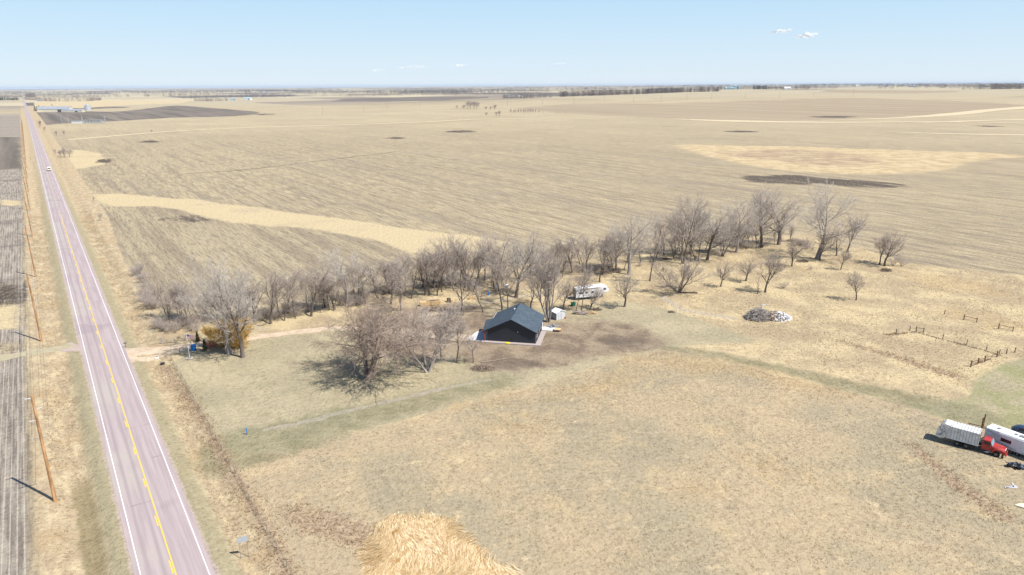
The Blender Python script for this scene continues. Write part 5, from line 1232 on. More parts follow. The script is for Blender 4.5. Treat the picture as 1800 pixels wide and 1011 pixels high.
def brace(label, p0, p1, h=1.45, mat='post'):
    a = at(*p0); c = at(*p1); t = empty('brace_posts', a, 0, label, 'fence'); d = c - a
    b = MB(); b.box((0, 0, h / 2), (.17, .17, h)); b.build('post', M[mat], t); b = MB(); b.box((d.x, d.y, d.z + h / 2 - .1), (.15, .15, h)); b.build('post', M[mat], t)
    b = MB(); b.bar((0, 0, h * .75), (d.x, d.y, d.z + h * .7), .09); b.bar((0, 0, .2), (d.x, d.y, d.z + .35), .07); b.build('rail', M[mat], t)
brace('H shaped wooden brace at the left end of the pasture fence line', (1610, 583), (1623, 585)); brace('H shaped wooden brace standing furthest right on the straw pasture', (1755, 578), (1780, 583)); brace('two dark posts joined by a rail beside a golden grass clump', (1694, 562), (1716.5, 567))
fence('corral_fence', 'broken plank fence at the corner of the green lawn on the right', [(1706, 645), (1719, 639), (1731, 636), (1752, 628)], 3.4, 1.45, .2, M['post'], (), seed=6)
b = MB(); R = random.Random(7); o0 = at(1706, 645); P = resample(pts([(1706, 645), (1731, 636), (1753, 628)]), 2.4)
for a, c in zip(P[:-1], P[1:]):
    for z in (.35, .75, 1.1):
        if R.random() < .6: b.bar(on(*a, z) - o0, on(*c, z + R.uniform(-.3, .1)) - o0, .05, .14)
thing1('fallen_rails', b, M['rust'], o0, 0, 'sagging reddish planks hanging on the broken corner fence', 'planks')
for u, v, lab in ((1575, 587, 'thin post left of the pasture brace, leftmost of two'), (1599, 581.5, 'thin post immediately left of the pasture brace'), (1769, 622.5, 'short dark post right of the broken plank fence'), (1783.5, 620, 'taller thin post right of the broken plank fence'), (1660, 553, 'small lone post far up on the straw pasture')):
    b = MB(); b.box((0, 0, .6), (.14, .14, 1.35)); b.box((0, 0, 1.28), (.16, .16, .03)); thing1('fence_post', b, M['post'], at(u, v), .3, lab, 'post')

# ------------------------------------------------------------------ burn pile, brush heaps
bp = empty('debris_pile', at(1350, 559), 0, 'large pile of grey branches and white rubble on the pasture', 'debris pile')
V = MB(); R = random.Random(21)
for k in range(700):
    a = R.random() * 6.283; q = math.sqrt(R.random()); x = -2.6 + 3.6 * q * math.cos(a); y = 3.0 * q * math.sin(a); h = 3.0 * (1 - q ** 2) * R.random() ** .6
    L = R.uniform(.6, 2.0); d = Vector((R.gauss(0, 1), R.gauss(0, 1), R.gauss(0, .35))).normalized() * L / 2; p = Vector((x, y, h + .1))
    V.bar(p - d, p + d, R.uniform(.03, .09))
V.build('branches', simple('grey_branches', (.42, .375, .335), .95, .4, 4), bp)
b = MB(); jag_blob(b, (2.6, -.3, .05), (3.6, 2.9, 1.7), 420, 22, .8, (.15, .65)); b.build('rubble', M['debris'], bp)
b = MB(); jag_blob(b, (1.2, 0, .05), (4.2, 3.0, 1.9), 260, 25, .8, (.15, .6)); b.build('tan_rubble', M['woodd'], bp)
b = MB(); b.bar((-6.0, -1.3, .1), (-5.2, -.3, 1.7), .16); b.build('pale_plank', M['woodd'], bp)
b = MB(); jag_blob(b, (0, 0, .03), (.9, .4, .3), 14, 24, .5, (.2, .5)); thing1('rubble_heap', b, M['debris'], at(1341, 536.5), 0, 'few white lumps lying just behind the debris pile', 'rubble')
def brush_heap(u, v, r, n, label, mat, seed, name='brush_heap'):
    R = random.Random(seed); b = MB()
    for k in range(n):
        a = R.random() * 6.283; q = math.sqrt(R.random()); p = Vector((r * q * math.cos(a), r * .6 * q * math.sin(a), r * .4 * (1 - q * q) * R.random() + .05))
        d = Vector((R.gauss(0, 1), R.gauss(0, 1), R.gauss(0, .3))).normalized() * R.uniform(.25, .6) * min(r, 1.6); b.bar(p - d, p + d, R.uniform(.02, .06))
    thing1(name, b, mat, at(u, v), 0, label, 'brush heap')
BH = simple('tan_dead_branches', (.33, .255, .19), .95, .3, 5); BD = simple('dark_dead_branches', (.15, .115, .09), .95, .3, 5)
brush_heap(850, 648, 2.6, 330, 'low tan brush heap in the yard below the house', BH, 31); brush_heap(1410, 460, 2.2, 120, 'dark brush heap under the small trees of the straw pasture', BD, 32)
brush_heap(1180, 549, .9, 60, 'small dark brush clump alone on the mown grass right of the trailer', BD, 33); brush_heap(1172, 456, 1.6, 90, 'dark brush heap with a pale log at the edge of the thicket', BD, 34)
brush_heap(1075, 478, 3.2, 160, 'fallen grey branches behind the white trailer', BH, 35); brush_heap(1395, 424, 3.0, 180, 'tangle of fallen limbs right of the broad cottonwood', BD, 36)
brush_heap(1048, 545, 1.5, 90, 'dark twiggy heap right of the trailer tree', BD, 37); brush_heap(1556, 476, 2.4, 120, 'fallen dark limbs at the foot of the rightmost dense tree', BD, 38)
b = MB(); R = random.Random(40)
for k in range(30): b.tube((R.uniform(-.2, .2) - 3 + .2 * k, R.uniform(-.12, .12), .1), (-2.2 + .2 * k, R.uniform(-.15, .15), .1 + R.uniform(0, .08)), R.uniform(.04, .09), n=6)
thing1('fallen_log', b, BH, at(868, 634.5), math.radians(20), 'long pale fallen branch lying in front of the house', 'log')
b = MB()
b.tube((-2.5, 0, .2), (2.5, 0, .25), .22, .16, 9); b.tube((1, 0, .3), (2.2, .8, .7), .1, .04, 6); thing1('fallen_log', b, M['dbrown'], at(1211, 515.5), math.radians(-8), 'dark fallen limb at the foot of the four stemmed pasture tree', 'log')

# ------------------------------------------------------------------ roadside pole line
def utility_pole(t_, label, short=False, lean=0.0, arm=True):
    x, y = road_pt(-12.2, t_); g = float(gz(x, y))
    o = empty('utility_pole', (x, y, g), math.radians(34.6 + 180), label, 'utility pole', 'poles of the roadside power line')
    H1 = 17.8
    b = MB(); b.tube((0, 0, -.5), (lean, 0, H1), .26, .17, 12); b.build('pole', M['polew'], o)
    b = MB(); b.bar((-1.2, .02, H1 * .615), (1.2, .02, H1 * .615), .09, .11); ca = b.build('crossarm', M['woodd'], o)
    b = MB()
    for s in (-1.1, -.4, .4, 1.1): b.tube((s, .02, H1 * .615 + .05), (s, .02, H1 * .615 + .28), .055, .04, 8)
    b.build('insulator', M['insul'], ca)
    for z, s in ((H1 - .4, 1), (H1 - 2.2, -1), (H1 - 4.0, 1)):
        b = MB(); b.tube((s * .12 + lean, 0, z), (s * .95 + lean, 0, z + .12), .05, .05, 8)
        for k in range(4): b.tube((s * (.3 + .16 * k) + lean, 0, z + .04), (s * (.34 + .16 * k) + lean, 0, z + .05), .1, .1, 8)
        b.build('post_insulator', M['insul'], o)
    return Vector((x, y, g))
PT = [29 - 78] + [29 + 79 * k + (5 if k == 1 else 0) for k in range(0, 16)]
lab = ['tall brown utility pole nearest the camera', 'second tall utility pole up the road, near the field approach', 'third utility pole up the road', 'fourth utility pole up the road', 'fifth utility pole up the road']
tops = []
for i, t_ in enumerate(PT):
    if i == 0: tops.append(Vector((*road_pt(-12.2, t_), 0))); continue
    tops.append(utility_pole(t_, lab[i - 1] if i <= 5 else 'distant pole of the roadside power line, one of many shrinking up the road'))
def span(b, a, c, sag, r, n=8):
    P = [a.lerp(c, k / n) - Vector((0, 0, 4 * sag * (k / n) * (1 - k / n))) for k in range(n + 1)]
    for p, q in zip(P[:-1], P[1:]): b.bar(p, q, r)
for k, (off, z) in enumerate(((.9, 17.4), (-.9, 15.7), (.9, 13.9), (-1.1, 11.2), (1.1, 11.2))):
    b = MB()
    for a, c in zip(tops[1:-1], tops[2:]):
        n = Vector((RN[0], RN[1], 0)) * off; span(b, a + n + Vector((0, 0, z)), c + n + Vector((0, 0, z)), 1.0, .03)
    o = b.build('power_line', M['wire']); tag(o, 'thin overhead wires strung between the roadside poles', 'power line', 'wires of the roadside power line')
# far line of poles across the fields
FAR = [(567, 201), (640, 197), (681, 192), (738, 188), (892, 186), (954, 184), (1009, 182.5), (1062, 181.5), (1114, 180), (1162, 178.5), (1207, 177), (1251, 176), (1310, 174), (1370, 172), (1430, 170), (1500, 168)]
def far_pole(u, v, h, label, grp):
    o = empty('power_pole', at(u, v), 0, label, 'utility pole', grp)
    b = MB(); b.tube((0, 0, 0), (0, 0, h), .32, .22, 6); b.build('pole', M['woodd'], o)
    b = MB(); b.bar((-1.6, 0, h * .9), (1.6, 0, h * .9), .25); b.build('crossarm', M['woodd'], o)
for u, v in FAR: far_pole(u, v, 17, 'very thin pole of the faint line crossing the far fields', 'poles of the power line across the far fields')
for u, v, vt, lb in ((145, 217, 190, 'tall pale double pole left of the substation'), (359, 204, 192, 'single pale pole on the dark far field')):
    far_pole(u, v, height_to(u, v, vt), lb, None)

# ------------------------------------------------------------------ far farmsteads
def barn(u, v, L, W_, h, rise, rz, wall_m, roof_m, label, name='barn', cat='barn', group=None):
    o = empty(name, at(u, v), math.radians(rz), label, cat, group)
    b = MB(); b.box((0, 0, h / 2), (L, W_, h)); b.add([(-L / 2, -W_ / 2, h), (-L / 2, W_ / 2, h), (-L / 2, 0, h + rise)], [(0, 1, 2)]); b.add([(L / 2, -W_ / 2, h), (L / 2, W_ / 2, h), (L / 2, 0, h + rise)], [(2, 1, 0)]); b.build('wall', M[wall_m], o)
    b = MB(); slab_roof(b, [(-L / 2 - .5, -W_ / 2 - .5, h), (L / 2 + .5, -W_ / 2 - .5, h), (L / 2 + .5, 0, h + rise + .2), (-L / 2 - .5, 0, h + rise + .2)], .3); slab_roof(b, [(-L / 2 - .5, W_ / 2 + .5, h), (-L / 2 - .5, 0, h + rise + .2), (L / 2 + .5, 0, h + rise + .2), (L / 2 + .5, W_ / 2 + .5, h)], .3); b.build('roof', M[roof_m], o)
    b = MB(); b.box((L * .2, -W_ / 2 - .05, h * .42), (L * .12, .12, h * .8)); b.build('door', M['dgrey'], o)
    return o
def grain_bin(u, v, r, h, label, mat='tank', group=None):
    o = empty('grain_bin', at(u, v), 0, label, 'grain bin', group)
    b = MB(); b.lathe([(r, 0)] + [(r * (1.0 if k % 2 else .985), h * k / 14) for k in range(15)], 28); b.build('wall', M[mat], o)
    b = MB(); b.lathe([(r * 1.03, h), (r * .2, h + r * .55), (r * .2, h + r * .72), (0, h + r * .78)], 28); b.build('roof', M[mat], o)
    return o
barn(98, 197, 84, 24, 8, 7, 4, 'cream', 'barnroof', 'long low barn with pale wall and dark roof beside the distant grain bin')
barn(130, 197, 52, 16, 4, 4, 4, 'cream', 'barnroof', 'lower open sided shed continuing right of the long barn')
grain_bin(155, 194.5, 9.0, 13.5, 'large shiny steel grain bin far up by the road')
for u, v, s, lb in ((139, 196.5, 2.6, 'small white dome tank left of the large grain bin, smaller one'), (144, 196, 4.2, 'white dome tank immediately left of the large grain bin')):
    b = MB(); b.lathe([(s, 0), (s, s * .4), (s * .8, s * .8), (s * .4, s), (0, s * 1.05)], 18); thing1('dome_tank', b, M['barnw'], at(u, v), 0, lb, 'tank')
barn(70, 178, 22, 10, 4, 3, 2, 'grey', 'barnroof', 'tiny grey house near the road beyond the long barn', 'farmhouse', 'house')
# substation
ss = empty('substation', at(150, 217), math.radians(4), 'electrical substation with steel gantries and a white control building', 'substation')
b = MB(); b.box((-13, 0, 2.2), (16, 6, 4.4)); cb = b.build('control_building', M['barnw'], ss); b = MB(); b.box((-13, 0, 4.5), (17, 7, .3)); b.build('roof', M['grey'], cb)
b = MB(); b.box((-20.9, -1, 1.5), (.3, 2.5, 3)); b.build('door', M['dgrey'], cb)
def gantry(x, w, h, nm='gantry'):
    b = MB()
    for sx in (-w / 2, w / 2):
        for sy in (-1.5, 1.5): b.bar((x + sx, sy, 0), (x + sx, sy, h), .35)
    for z in (h * .45, h * .8, h): b.bar((x - w / 2, -1.5, z), (x + w / 2, -1.5, z), .4); b.bar((x - w / 2, 1.5, z), (x + w / 2, 1.5, z), .4)
    for k in range(4): b.bar((x - w / 2, -1.5, h * k / 4), (x - w / 2, 1.5, h * (k + 1) / 4), .2); b.bar((x + w / 2, -1.5, h * k / 4), (x + w / 2, 1.5, h * (k + 1) / 4), .2)
    b.build(nm, M['metal'], ss)
gantry(-33, 11, 13); gantry(14, 26, 6.5)
for x in (-4, 33):
    b = MB()
    for sx in (-1.6, 1.6): b.bar((x + sx, -1.6, 0), (x, 0, 13), .28); b.bar((x + sx, 1.6, 0), (x, 0, 13), .28)
    for z in (3, 6.5, 9.5): b.bar((x - 1.6 * (1 - z / 13), 0, z), (x + 1.6 * (1 - z / 13), 0, z), .25)
    b.bar((x - 3, 0, 10.5), (x + 3, 0, 10.5), .25); b.build('lattice_mast', M['metal'], ss)
for x in (-2, 3, 8, 13, 18, 23, 28): b = MB(); b.box((x, 0, 1.6), (2.4, 2.6, 3.2)); b.tube((x - .6, 0, 3.2), (x - .6, 0, 4.6), .2, n=6); b.tube((x + .6, 0, 3.2), (x + .6, 0, 4.6), .2, n=6); b.build('transformer', M['tank'], ss)
b = MB()
for k in range(38):
    b.box((-40 + 2.05 * k, -9, 1.1), (.12, .12, 2.2))
b.box((-1.5, -9, 2.1), (77, .08, .1)); b.build('perimeter_fence', M['metal'], ss)
# grain elevator and farms on the skyline
ge = empty('grain_elevator', at(118, 159.6), 0, 'tall grain elevator rising above the trees on the left skyline', 'grain elevator')
for k, (x, r, h) in enumerate(((-26, 8, 30), (-8, 8, 30), (10, 8, 30), (26, 7, 24))): b = MB(); b.lathe([(r, 0), (r, h), (r * .2, h + 5), (0, h + 5)], 16); b.build('silo', M['tank'], ge)
for i, o in enumerate([c for c in ge.children]): o.location.x = (-26, -8, 10, 26)[i]
b = MB(); b.box((0, 8, 24), (8, 8, 48)); b.bar((-26, 8, 40), (26, 8, 40), 1.6); b.build('headhouse', M['grey'], ge)
RW = random.Random(77)
FARMS = [(410, 176.5, 26, 14, 'teal', 'barnroof', 'teal green barn in the distant farmstead left of centre'), (436, 176, 34, 16, 'barnw', 'teal', 'pale blue roofed barn in the distant farmstead left of centre'),
         (607, 161.8, 46, 20, 'barnr', 'barnw', 'tiny red barn with pale roof on the skyline left of centre'), (898, 172, 26, 14, 'barnw', 'barnroof', 'white farmhouse among the distant trees at the middle'),
         (915, 172.3, 18, 18, 'barnw', 'barnw', 'small pointed white farm building right of the white farmhouse'), (1282, 157.3, 60, 26, 'teal', 'teal', 'low teal roofed barn at the end of the long far tree belt'),
         (1383, 157.0, 40, 22, 'barnw', 'barnw', 'white barn on the skyline right of the teal buildings'), (1507, 151.8, 46, 26, 'barnw', 'barnw', 'tiny white barn on the far right skyline'),
         (1131, 152.5, 40, 24, 'barnw', 'barnw', 'tiny white building on the skyline above the long far tree belt'), (468, 163.5, 40, 18, 'barnw', 'grey', 'white shed among the skyline trees left of the red barn')]
for u, v, L, w, a, c, lb in FARMS: barn(u, v, L, w, 6 + .06 * L, 4 + .05 * L, RW.uniform(-15, 20), a, c, lb)
for k, (u, v, r) in enumerate(((1291, 157, 14), (1298, 156.8, 11))):
    grain_bin(u, v, r, r * 1.5, ('big pale teal grain bin right of the teal barn', 'smaller pale teal grain bin at the right end of the teal buildings')[k], 'teal')
for k in range(26):
    u = RW.uniform(2, 195) if k < 14 else RW.uniform(340, 1780)
    barn(u, RW.uniform(157.2, 160.5) - (u / 1800) * 7, RW.uniform(20, 45), 18, 7, 5, RW.uniform(-30, 30), RW.choice(('barnw', 'barnw', 'grey')), RW.choice(('barnw', 'tank', 'barnroof')), 'pale farm or town building barely visible among the skyline trees', 'farm_building', 'building', 'tiny buildings on the skyline')

# ------------------------------------------------------------------ mid-distance trees
def ftree(u, v, vt, label, kind='far', group=None, wid=1.0):
    return plant(kind, u, v, vt, label, 'bare_tree', 'tree', group, wid)
MT = [(826, 191.5, 178, 1.2, 'tallest tree of the round clump far out in the stubble, left part'), (833, 191, 177.5, 1.2, 'tree in the middle of the round clump far out in the stubble'), (838, 191.5, 179, 1.2, 'tree at the right of the round clump far out in the stubble'),
      (822, 191, 176.5, .9, 'pale spindly tree at the left of the round clump far out in the stubble'), (814, 191.5, 184, 1.6, 'low round bush left of the far stubble clump'), (803, 191, 185, 1.3, 'small bush furthest left of the far stubble clump'),
      (855, 193, 187, 1.5, 'low bush right of the far stubble clump'), (862, 193, 187, 1.6, 'middle low bush right of the far stubble clump'), (869, 192.5, 183.5, 1.4, 'taller bush at the right of the low bushes'),
      (878, 204, 194, 1.3, 'dark tree of the small clump in the yellow grass patch'), (873, 203, 196.5, 1.5, 'bush left of the dark tree in the yellow grass patch'), (854, 202.5, 197.5, 2.0, 'round bush furthest left in the yellow grass patch'),
      (70, 224, 211, .9, 'dark shrub beside the road near the substation'), (78, 231.5, 222, .7, 'thin shrub beside the road below the substation'), (99, 239, 230, 1.0, 'small bare tree in the near left meadow, left of two'), (113.5, 238, 229, 1.1, 'small bare tree in the near left meadow, right of two'),
      (114, 277, 260, 1.2, 'brown shrub in the wet meadow right of the road, middle'), (107, 275, 264, 1.3, 'brown shrub in the wet meadow right of the road, left'), (122, 276, 263, 1.3, 'brown shrub in the wet meadow right of the road, right'), (98, 270, 262, 1.1, 'small reddish shrub at the left of the wet meadow'),
      (266, 233, 228, 1.2, 'tiny bush on the grassed strip above the left stubble'), (1210, 212.5, 209.5, 1.3, 'tiny forked tree on the far pale strip right of centre'), (92, 187.5, 183, 1.2, 'tiny tree beyond the long barn'),
      (165, 354, 346, .9, 'thin bush at the start of the pale grassed strip'), (176, 388, 374, .8, 'thin young tree at the corner of the dark tilled field')]
for u, v, vt, w, lb in MT: ftree(u, v, vt, lb, wid=w)
rng = random.Random(12)
for i in range(17):
    u = 898 + i * 4.4 + rng.uniform(-1, 1) if i < 12 else 956 + (i - 12) * 9 + rng.uniform(-2, 2)
    ftree(u, 199.5 - (u - 898) * .006, 199.5 - rng.uniform(6, 9) if i < 12 else 196, 'small tree of the short row standing in the far brown field', 'far2', 'row of small trees in the far brown field', .8)
def spruce_mesh(seed):
    R = random.Random(seed); V = []; F = []
    for k in range(900):
        f = R.random() ** 1.4; a = R.random() * 6.283; r = .26 * (1 - f) * R.uniform(.5, 1.08) + .01
        c = Vector((r * math.cos(a), r * math.sin(a), .06 + f * .92)); s = R.uniform(.02, .05); i = len(V)
        d = Vector((math.cos(a), math.sin(a), -.3)) * s; e = Vector((-math.sin(a), math.cos(a), 0)) * s * .6
        V += [tuple(c - d - e), tuple(c - d + e), tuple(c + d * 1.2)]; F.append((i, i + 1, i + 2))
    return np_mesh('crown', V, F, M['spruce'])
SP = [spruce_mesh(s) for s in (1, 2)]
b = MB(); b.tube((0, 0, 0), (0, 0, .4), .03, n=6); _o = b.build('trunk', M['post']); SPT = _o.data; bpy.data.objects.remove(_o)
for i, (u, v, h) in enumerate(((62, 195.5, 17), (66, 196, 15), (70, 196, 18), (74, 195.5, 14), (79, 196, 16), (82, 195.5, 13))):
    o = empty('spruce_tree', at(u, v), 0, 'dark evergreen of the short row left of the long barn', 'evergreen', 'evergreens beside the long barn')
    for nm, me in (('trunk', SPT), ('crown', SP[i % 2])): c = link_mesh(nm, me, o); c.scale = (h, h, h); c.rotation_euler = (0, 0, i)

# far woods: each belt is one mass built of many small bare crowns
def wood_mat(name, a, b_):
    s = NT(name); c = s.mix(s.step(s.noise(s.pos, .03, 3), .35, .65), a, b_); return s.done(c, .95, None, 0, .05)
WM = wood_mat('far_bare_woodland', (.165, .140, .125), (.245, .210, .185)); WE = wood_mat('far_evergreen_belt', (.035, .050, .045), (.060, .075, .062))
def belt(name, label, line, n, hm, depth, mat, seed, spread=1.0, leaves=30, stem=True):
    """line: pixel points, or world points when given as 3-tuples"""
    R = np.random.RandomState(seed); P = np.array([tuple(at(*p))[:2] if len(p) == 2 else p[:2] for p in line])
    seg = np.hypot(*(P[1:] - P[:-1]).T); cum = np.concatenate([[0], np.cumsum(seg)])
    q = np.sort(R.rand(n)) * cum[-1]; X = np.interp(q, cum, P[:, 0]); Y = np.interp(q, cum, P[:, 1])
    r = np.hypot(X, Y); ux, uy = X / r, Y / r; dd = R.rand(n) * depth; X = X + ux * dd; Y = Y + uy * dd
    H_ = hm * R.uniform(.7, 1.15, n); Z = gz(X, Y); Wd = H_ * R.uniform(.28, .42, n) * spread
    k = leaves; N = n * k
    A_ = R.rand(N) * 6.283; f = R.rand(N); rad = np.repeat(Wd, k) * np.sqrt(R.rand(N)) * np.sin(np.pi * np.clip(.12 + f * .85, 0, 1)) ** .7
    cx = np.repeat(X, k) + rad * np.cos(A_); cy = np.repeat(Y, k) + rad * np.sin(A_); cz = np.repeat(Z, k) + np.repeat(H_, k) * (.03 + .97 * f)
    s = np.repeat(H_, k) * R.uniform(.05, .13, N); t = R.rand(N) * 6.283; ph = R.uniform(.5, 1.4, N)
    d1 = np.stack([np.cos(t) * s * .45, np.sin(t) * s * .45, np.zeros(N)], 1); d2 = np.stack([np.cos(t + 1.6) * s * np.cos(ph) * .8, np.sin(t + 1.6) * s * np.cos(ph) * .8, s * np.sin(ph)], 1)
    C = np.stack([cx, cy, cz], 1); V = np.concatenate([C - d1, C + d1, C + d2]); F = np.stack([np.arange(N), np.arange(N) + N, np.arange(N) + 2 * N], 1)
    if stem:
        b0 = len(V); w = H_ * .018; px_ = -uy; py_ = ux
        V2 = np.concatenate([np.stack([X - px_ * w, Y - py_ * w, Z], 1), np.stack([X + px_ * w, Y + py_ * w, Z], 1), np.stack([X + ux * w, Y + uy * w, Z + H_ * .8], 1)])
        F = np.concatenate([F, np.stack([np.arange(n), np.arange(n) + n, np.arange(n) + 2 * n], 1) + b0]); V = np.concatenate([V, V2])
    return tag(link_mesh(name, np_mesh(name, V, F, mat)), label, kind='stuff')
belt('tree_belt', 'long shelterbelt of bare trees across the far right fields', [(984, 170.5), (1060, 168), (1130, 165.5), (1200, 162.5), (1265, 161)], 900, 22, 40, WM, 1, .95, 40)
belt('tree_belt', 'bare trees around the white farmhouse at the middle distance', [(884, 173), (920, 173), (970, 171.5)], 190, 17, 60, WM, 2)
belt('tree_belt', 'bare grove on the skyline left of the long shelterbelt', [(704, 164.5), (760, 164), (800, 163.6), (832, 163.2)], 300, 24, 80, WM, 3)
belt('tree_belt', 'low pale tree row right of the skyline grove', [(832, 163), (900, 162.5), (960, 162)], 70, 20, 40, WM, 4, .8)
belt('woods', 'bare wood beside the road beyond the long barn', [(44, 176), (70, 177.5), (100, 179), (150, 178.6), (178, 176.5)], 330, 15, 160, WM, 5, 1.3)
belt('woods', 'taller wood right beside the far end of the road', [(45, 171), (62, 171)], 90, 26, 300, WM, 6, 1.2)
belt('evergreen_belt', 'dark evergreen belt left of the road in the distance', [(-40, 177), (0, 176.5), (34, 176.5)], 200, 15, 60, WE, 7, .9, 40)
belt('tree_belt', 'bare tree row leading to the teal and blue roofed farm', [(342, 178), (370, 178.3), (400, 177.5)], 120, 14, 50, WM, 8)
belt('tree_belt', 'scattered far tree row left of centre', [(285, 169.3), (330, 168.5), (370, 167.5)], 70, 18, 60, WM, 9)
belt('tree_belt', 'small far clump above the left fields', [(254, 170), (264, 169.8)], 24, 20, 60, WM, 10, 1.3)
belt('woods', 'dark low wood on the left skyline', [(152, 164.5), (190, 164.5), (212, 164)], 110, 20, 100, WM, 11, 1.2)
belt('evergreen_belt', 'dark evergreens right of the teal buildings', [(1324, 157.3), (1347, 157)], 60, 22, 60, WE, 12, .8, 40)
belt('tree_belt', 'bare trees left and right of the skyline white barn', [(1345, 157), (1372, 156.8), (1400, 156.6), (1424, 156.3)], 110, 20, 80, WM, 13, 1.1)
belt('tree_belt', 'bare wood on the far right skyline, lower row', [(1690, 157.6), (1740, 157.4), (1800, 156.8), (1860, 156.6)], 130, 24, 100, WM, 14, 1.2)
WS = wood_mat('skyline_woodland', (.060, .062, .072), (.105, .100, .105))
RS = random.Random(55); Q = []
for k in range(64):                    # the skyline: patches of woodland between 4 and 16 km off
    D_ = 4200 * (16000 / 4200) ** RS.random(); azd = math.radians(RS.uniform(-39, 39)); w = D_ * RS.uniform(.03, .12)
    x, y = D_ * math.sin(azd), D_ * math.cos(azd); Q.append((D_, x, y, w))
for i, (D_, x, y, w) in enumerate(sorted(Q)):
    belt('woods', 'hazy bluish wood along the skyline, one of many overlapping strips', [(x - w, y, 0), (x, y + w * RS.uniform(-.2, .2), 0), (x + w, y, 0)], int(70 + w * .2), 18 + D_ * .0009, 350, WS, 100 + i, 1.5, 20, False)
# ------------------------------------------------------------------ grass: tufts and the lodged reed patch
def tuft_mat(name, kind):
    s = NT(name); p = s.pos; isl = s.geo.outputs['Random Per Island']
    if kind == 'dry':
        c, fine, mid, big = dry_grass_color(s)
        c = s.mix(s.math('MULTIPLY', s.step(s.noise(p, 2.2, 2), .4, .65), .6), c, (.47, .375, .225))
    elif kind == 'verge': c = s.mix(s.step(s.noise(p, .6, 4, .7), .35, .65), (.40, .31, .20), (.52, .43, .27))
    elif kind == 'weed': c = s.mix(s.step(s.noise(p, 1.2, 4, .7), .35, .65), (.34, .235, .15), (.50, .37, .235))
    else:
        c = s.mix(s.step(s.math('ADD', s.math('MULTIPLY', isl, .55), s.math('MULTIPLY', s.noise(p, 1.1, 4, .75), .5)), .28, .72), (.60, .43, .22), (.97, .86, .63))
        c = s.mix(s.step(s.noise(p, .5, 3, .7), .60, .72), c, (.62, .41, .17))
    up = s.n.new('ShaderNodeVectorMath'); up.operation = 'ADD'; s.link(s.vmul(s.geo.outputs['Normal'], (.35, .35, .35)), up.inputs[0]); up.inputs[1].default_value = (0, 0, .8)
    nn = s.n.new('ShaderNodeVectorMath'); nn.operation = 'NORMALIZE'; s.link(up.outputs[0], nn.inputs[0])
    if kind != 'reed': c = s.mix(s.math('MULTIPLY', s.step(isl, .5, 1), .5), c, s.mix(1.0, c, (1.35, 1.32, 1.25), 'MULTIPLY')); c = s.mix(s.math('MULTIPLY', s.step(isl, .4, 0), .45), c, s.mix(1.0, c, (.66, .62, .58), 'MULTIPLY'))
    m = s.done(c, .85, nn.outputs[0], 0, .15)
    tl = s.n.new('ShaderNodeBsdfTranslucent'); s.put(tl.inputs[0], c); mx = s.n.new('ShaderNodeMixShader'); mx.inputs[0].default_value = .45
    out = [q for q in s.n if q.type == 'OUTPUT_MATERIAL'][0]; s.link(s.p.outputs[0], mx.inputs[1]); s.link(tl.outputs[0], mx.inputs[2]); s.link(mx.outputs[0], out.inputs['Surface'])
    return m
def tufts(name, label, accept, box, n, h, w, blades, mat, seed, lean=.5):
    R = np.random.RandomState(seed); X = R.uniform(box[0], box[1], n); Y = R.uniform(box[2], box[3], n)
    k = accept(np.stack([X, Y], 1), R); X, Y = X[k], Y[k]; n = len(X); Z = gz(X, Y)
    N = n * blades; sc = np.repeat(R.uniform(.6, 1.3, n), blades)
    bx = np.repeat(X, blades) + R.normal(0, .07, N); by = np.repeat(Y, blades) + R.normal(0, .07, N); bz = np.repeat(Z, blades) - .02
    a = R.rand(N) * 6.283; hh = h * sc * R.uniform(.6, 1.2, N); ww = w * sc; t = R.rand(N) * 6.283
    d = np.stack([np.cos(a) * ww, np.sin(a) * ww, np.zeros(N)], 1); tip = np.stack([np.cos(t) * hh * lean, np.sin(t) * hh * lean, hh], 1)
    B = np.stack([bx, by, bz], 1); V = np.concatenate([B - d, B + d, B + tip]); F = np.stack([np.arange(N), np.arange(N) + N, np.arange(N) + 2 * N], 1)
    return tag(link_mesh(name, np_mesh(name, V, F, mat)), label, kind='stuff')
def cheap(P, f=1.0): return np.sin(P[:, 0] / 3.1 * f + 2 * np.sin(P[:, 1] / 4.7 * f)) * np.sin(P[:, 1] / 2.7 * f + 1.3 * np.sin(P[:, 0] / 5.3 * f))
fgp = pts(FG); homep = pts(HOME); lawnp = [pts(q) for q in ZONES['za'][1][1]]; dirtp = [pts(q) for q in ZONES['za'][3][1]]
DRY = tuft_mat('dry_tuft', 'dry')
GOLD = [pts(q) for q in ZONES['zd'][3][1]]
def acc_fg(P, R):
    g = np.max([sdf(P, q) for q in GOLD], 0); dens = np.where(g > -2, .95, .62)
    return (sdf(P, fgp) > .3) & (R.rand(len(P)) < dens * (.7 + .3 * cheap(P))) & ((P[:, 0] + 11) ** 2 / 120 + (P[:, 1] - 76) ** 2 / 90 > 1)
tufts('dry_grass', 'rough dry pasture grass in the foreground', acc_fg, (-52, 108, 66, 152), 84000, .19, .045, 3, DRY, 1, .8)
def acc_east(P, R):
    k = (sdf(P, homep) > .5) & (sdf(P, fgp) < -2) & (P[:, 0] > 34) & (P[:, 1] < 262)
    for q in lawnp: k &= sdf(P, q) < -.5
    return k & (R.rand(len(P)) < .55 + .45 * cheap(P, .6))
tufts('dry_grass', 'pale straw grass of the pasture on the right', acc_east, (30, 190, 125, 262), 60000, .22, .065, 3, tuft_mat('straw_tuft', 'verge'), 2, .8)
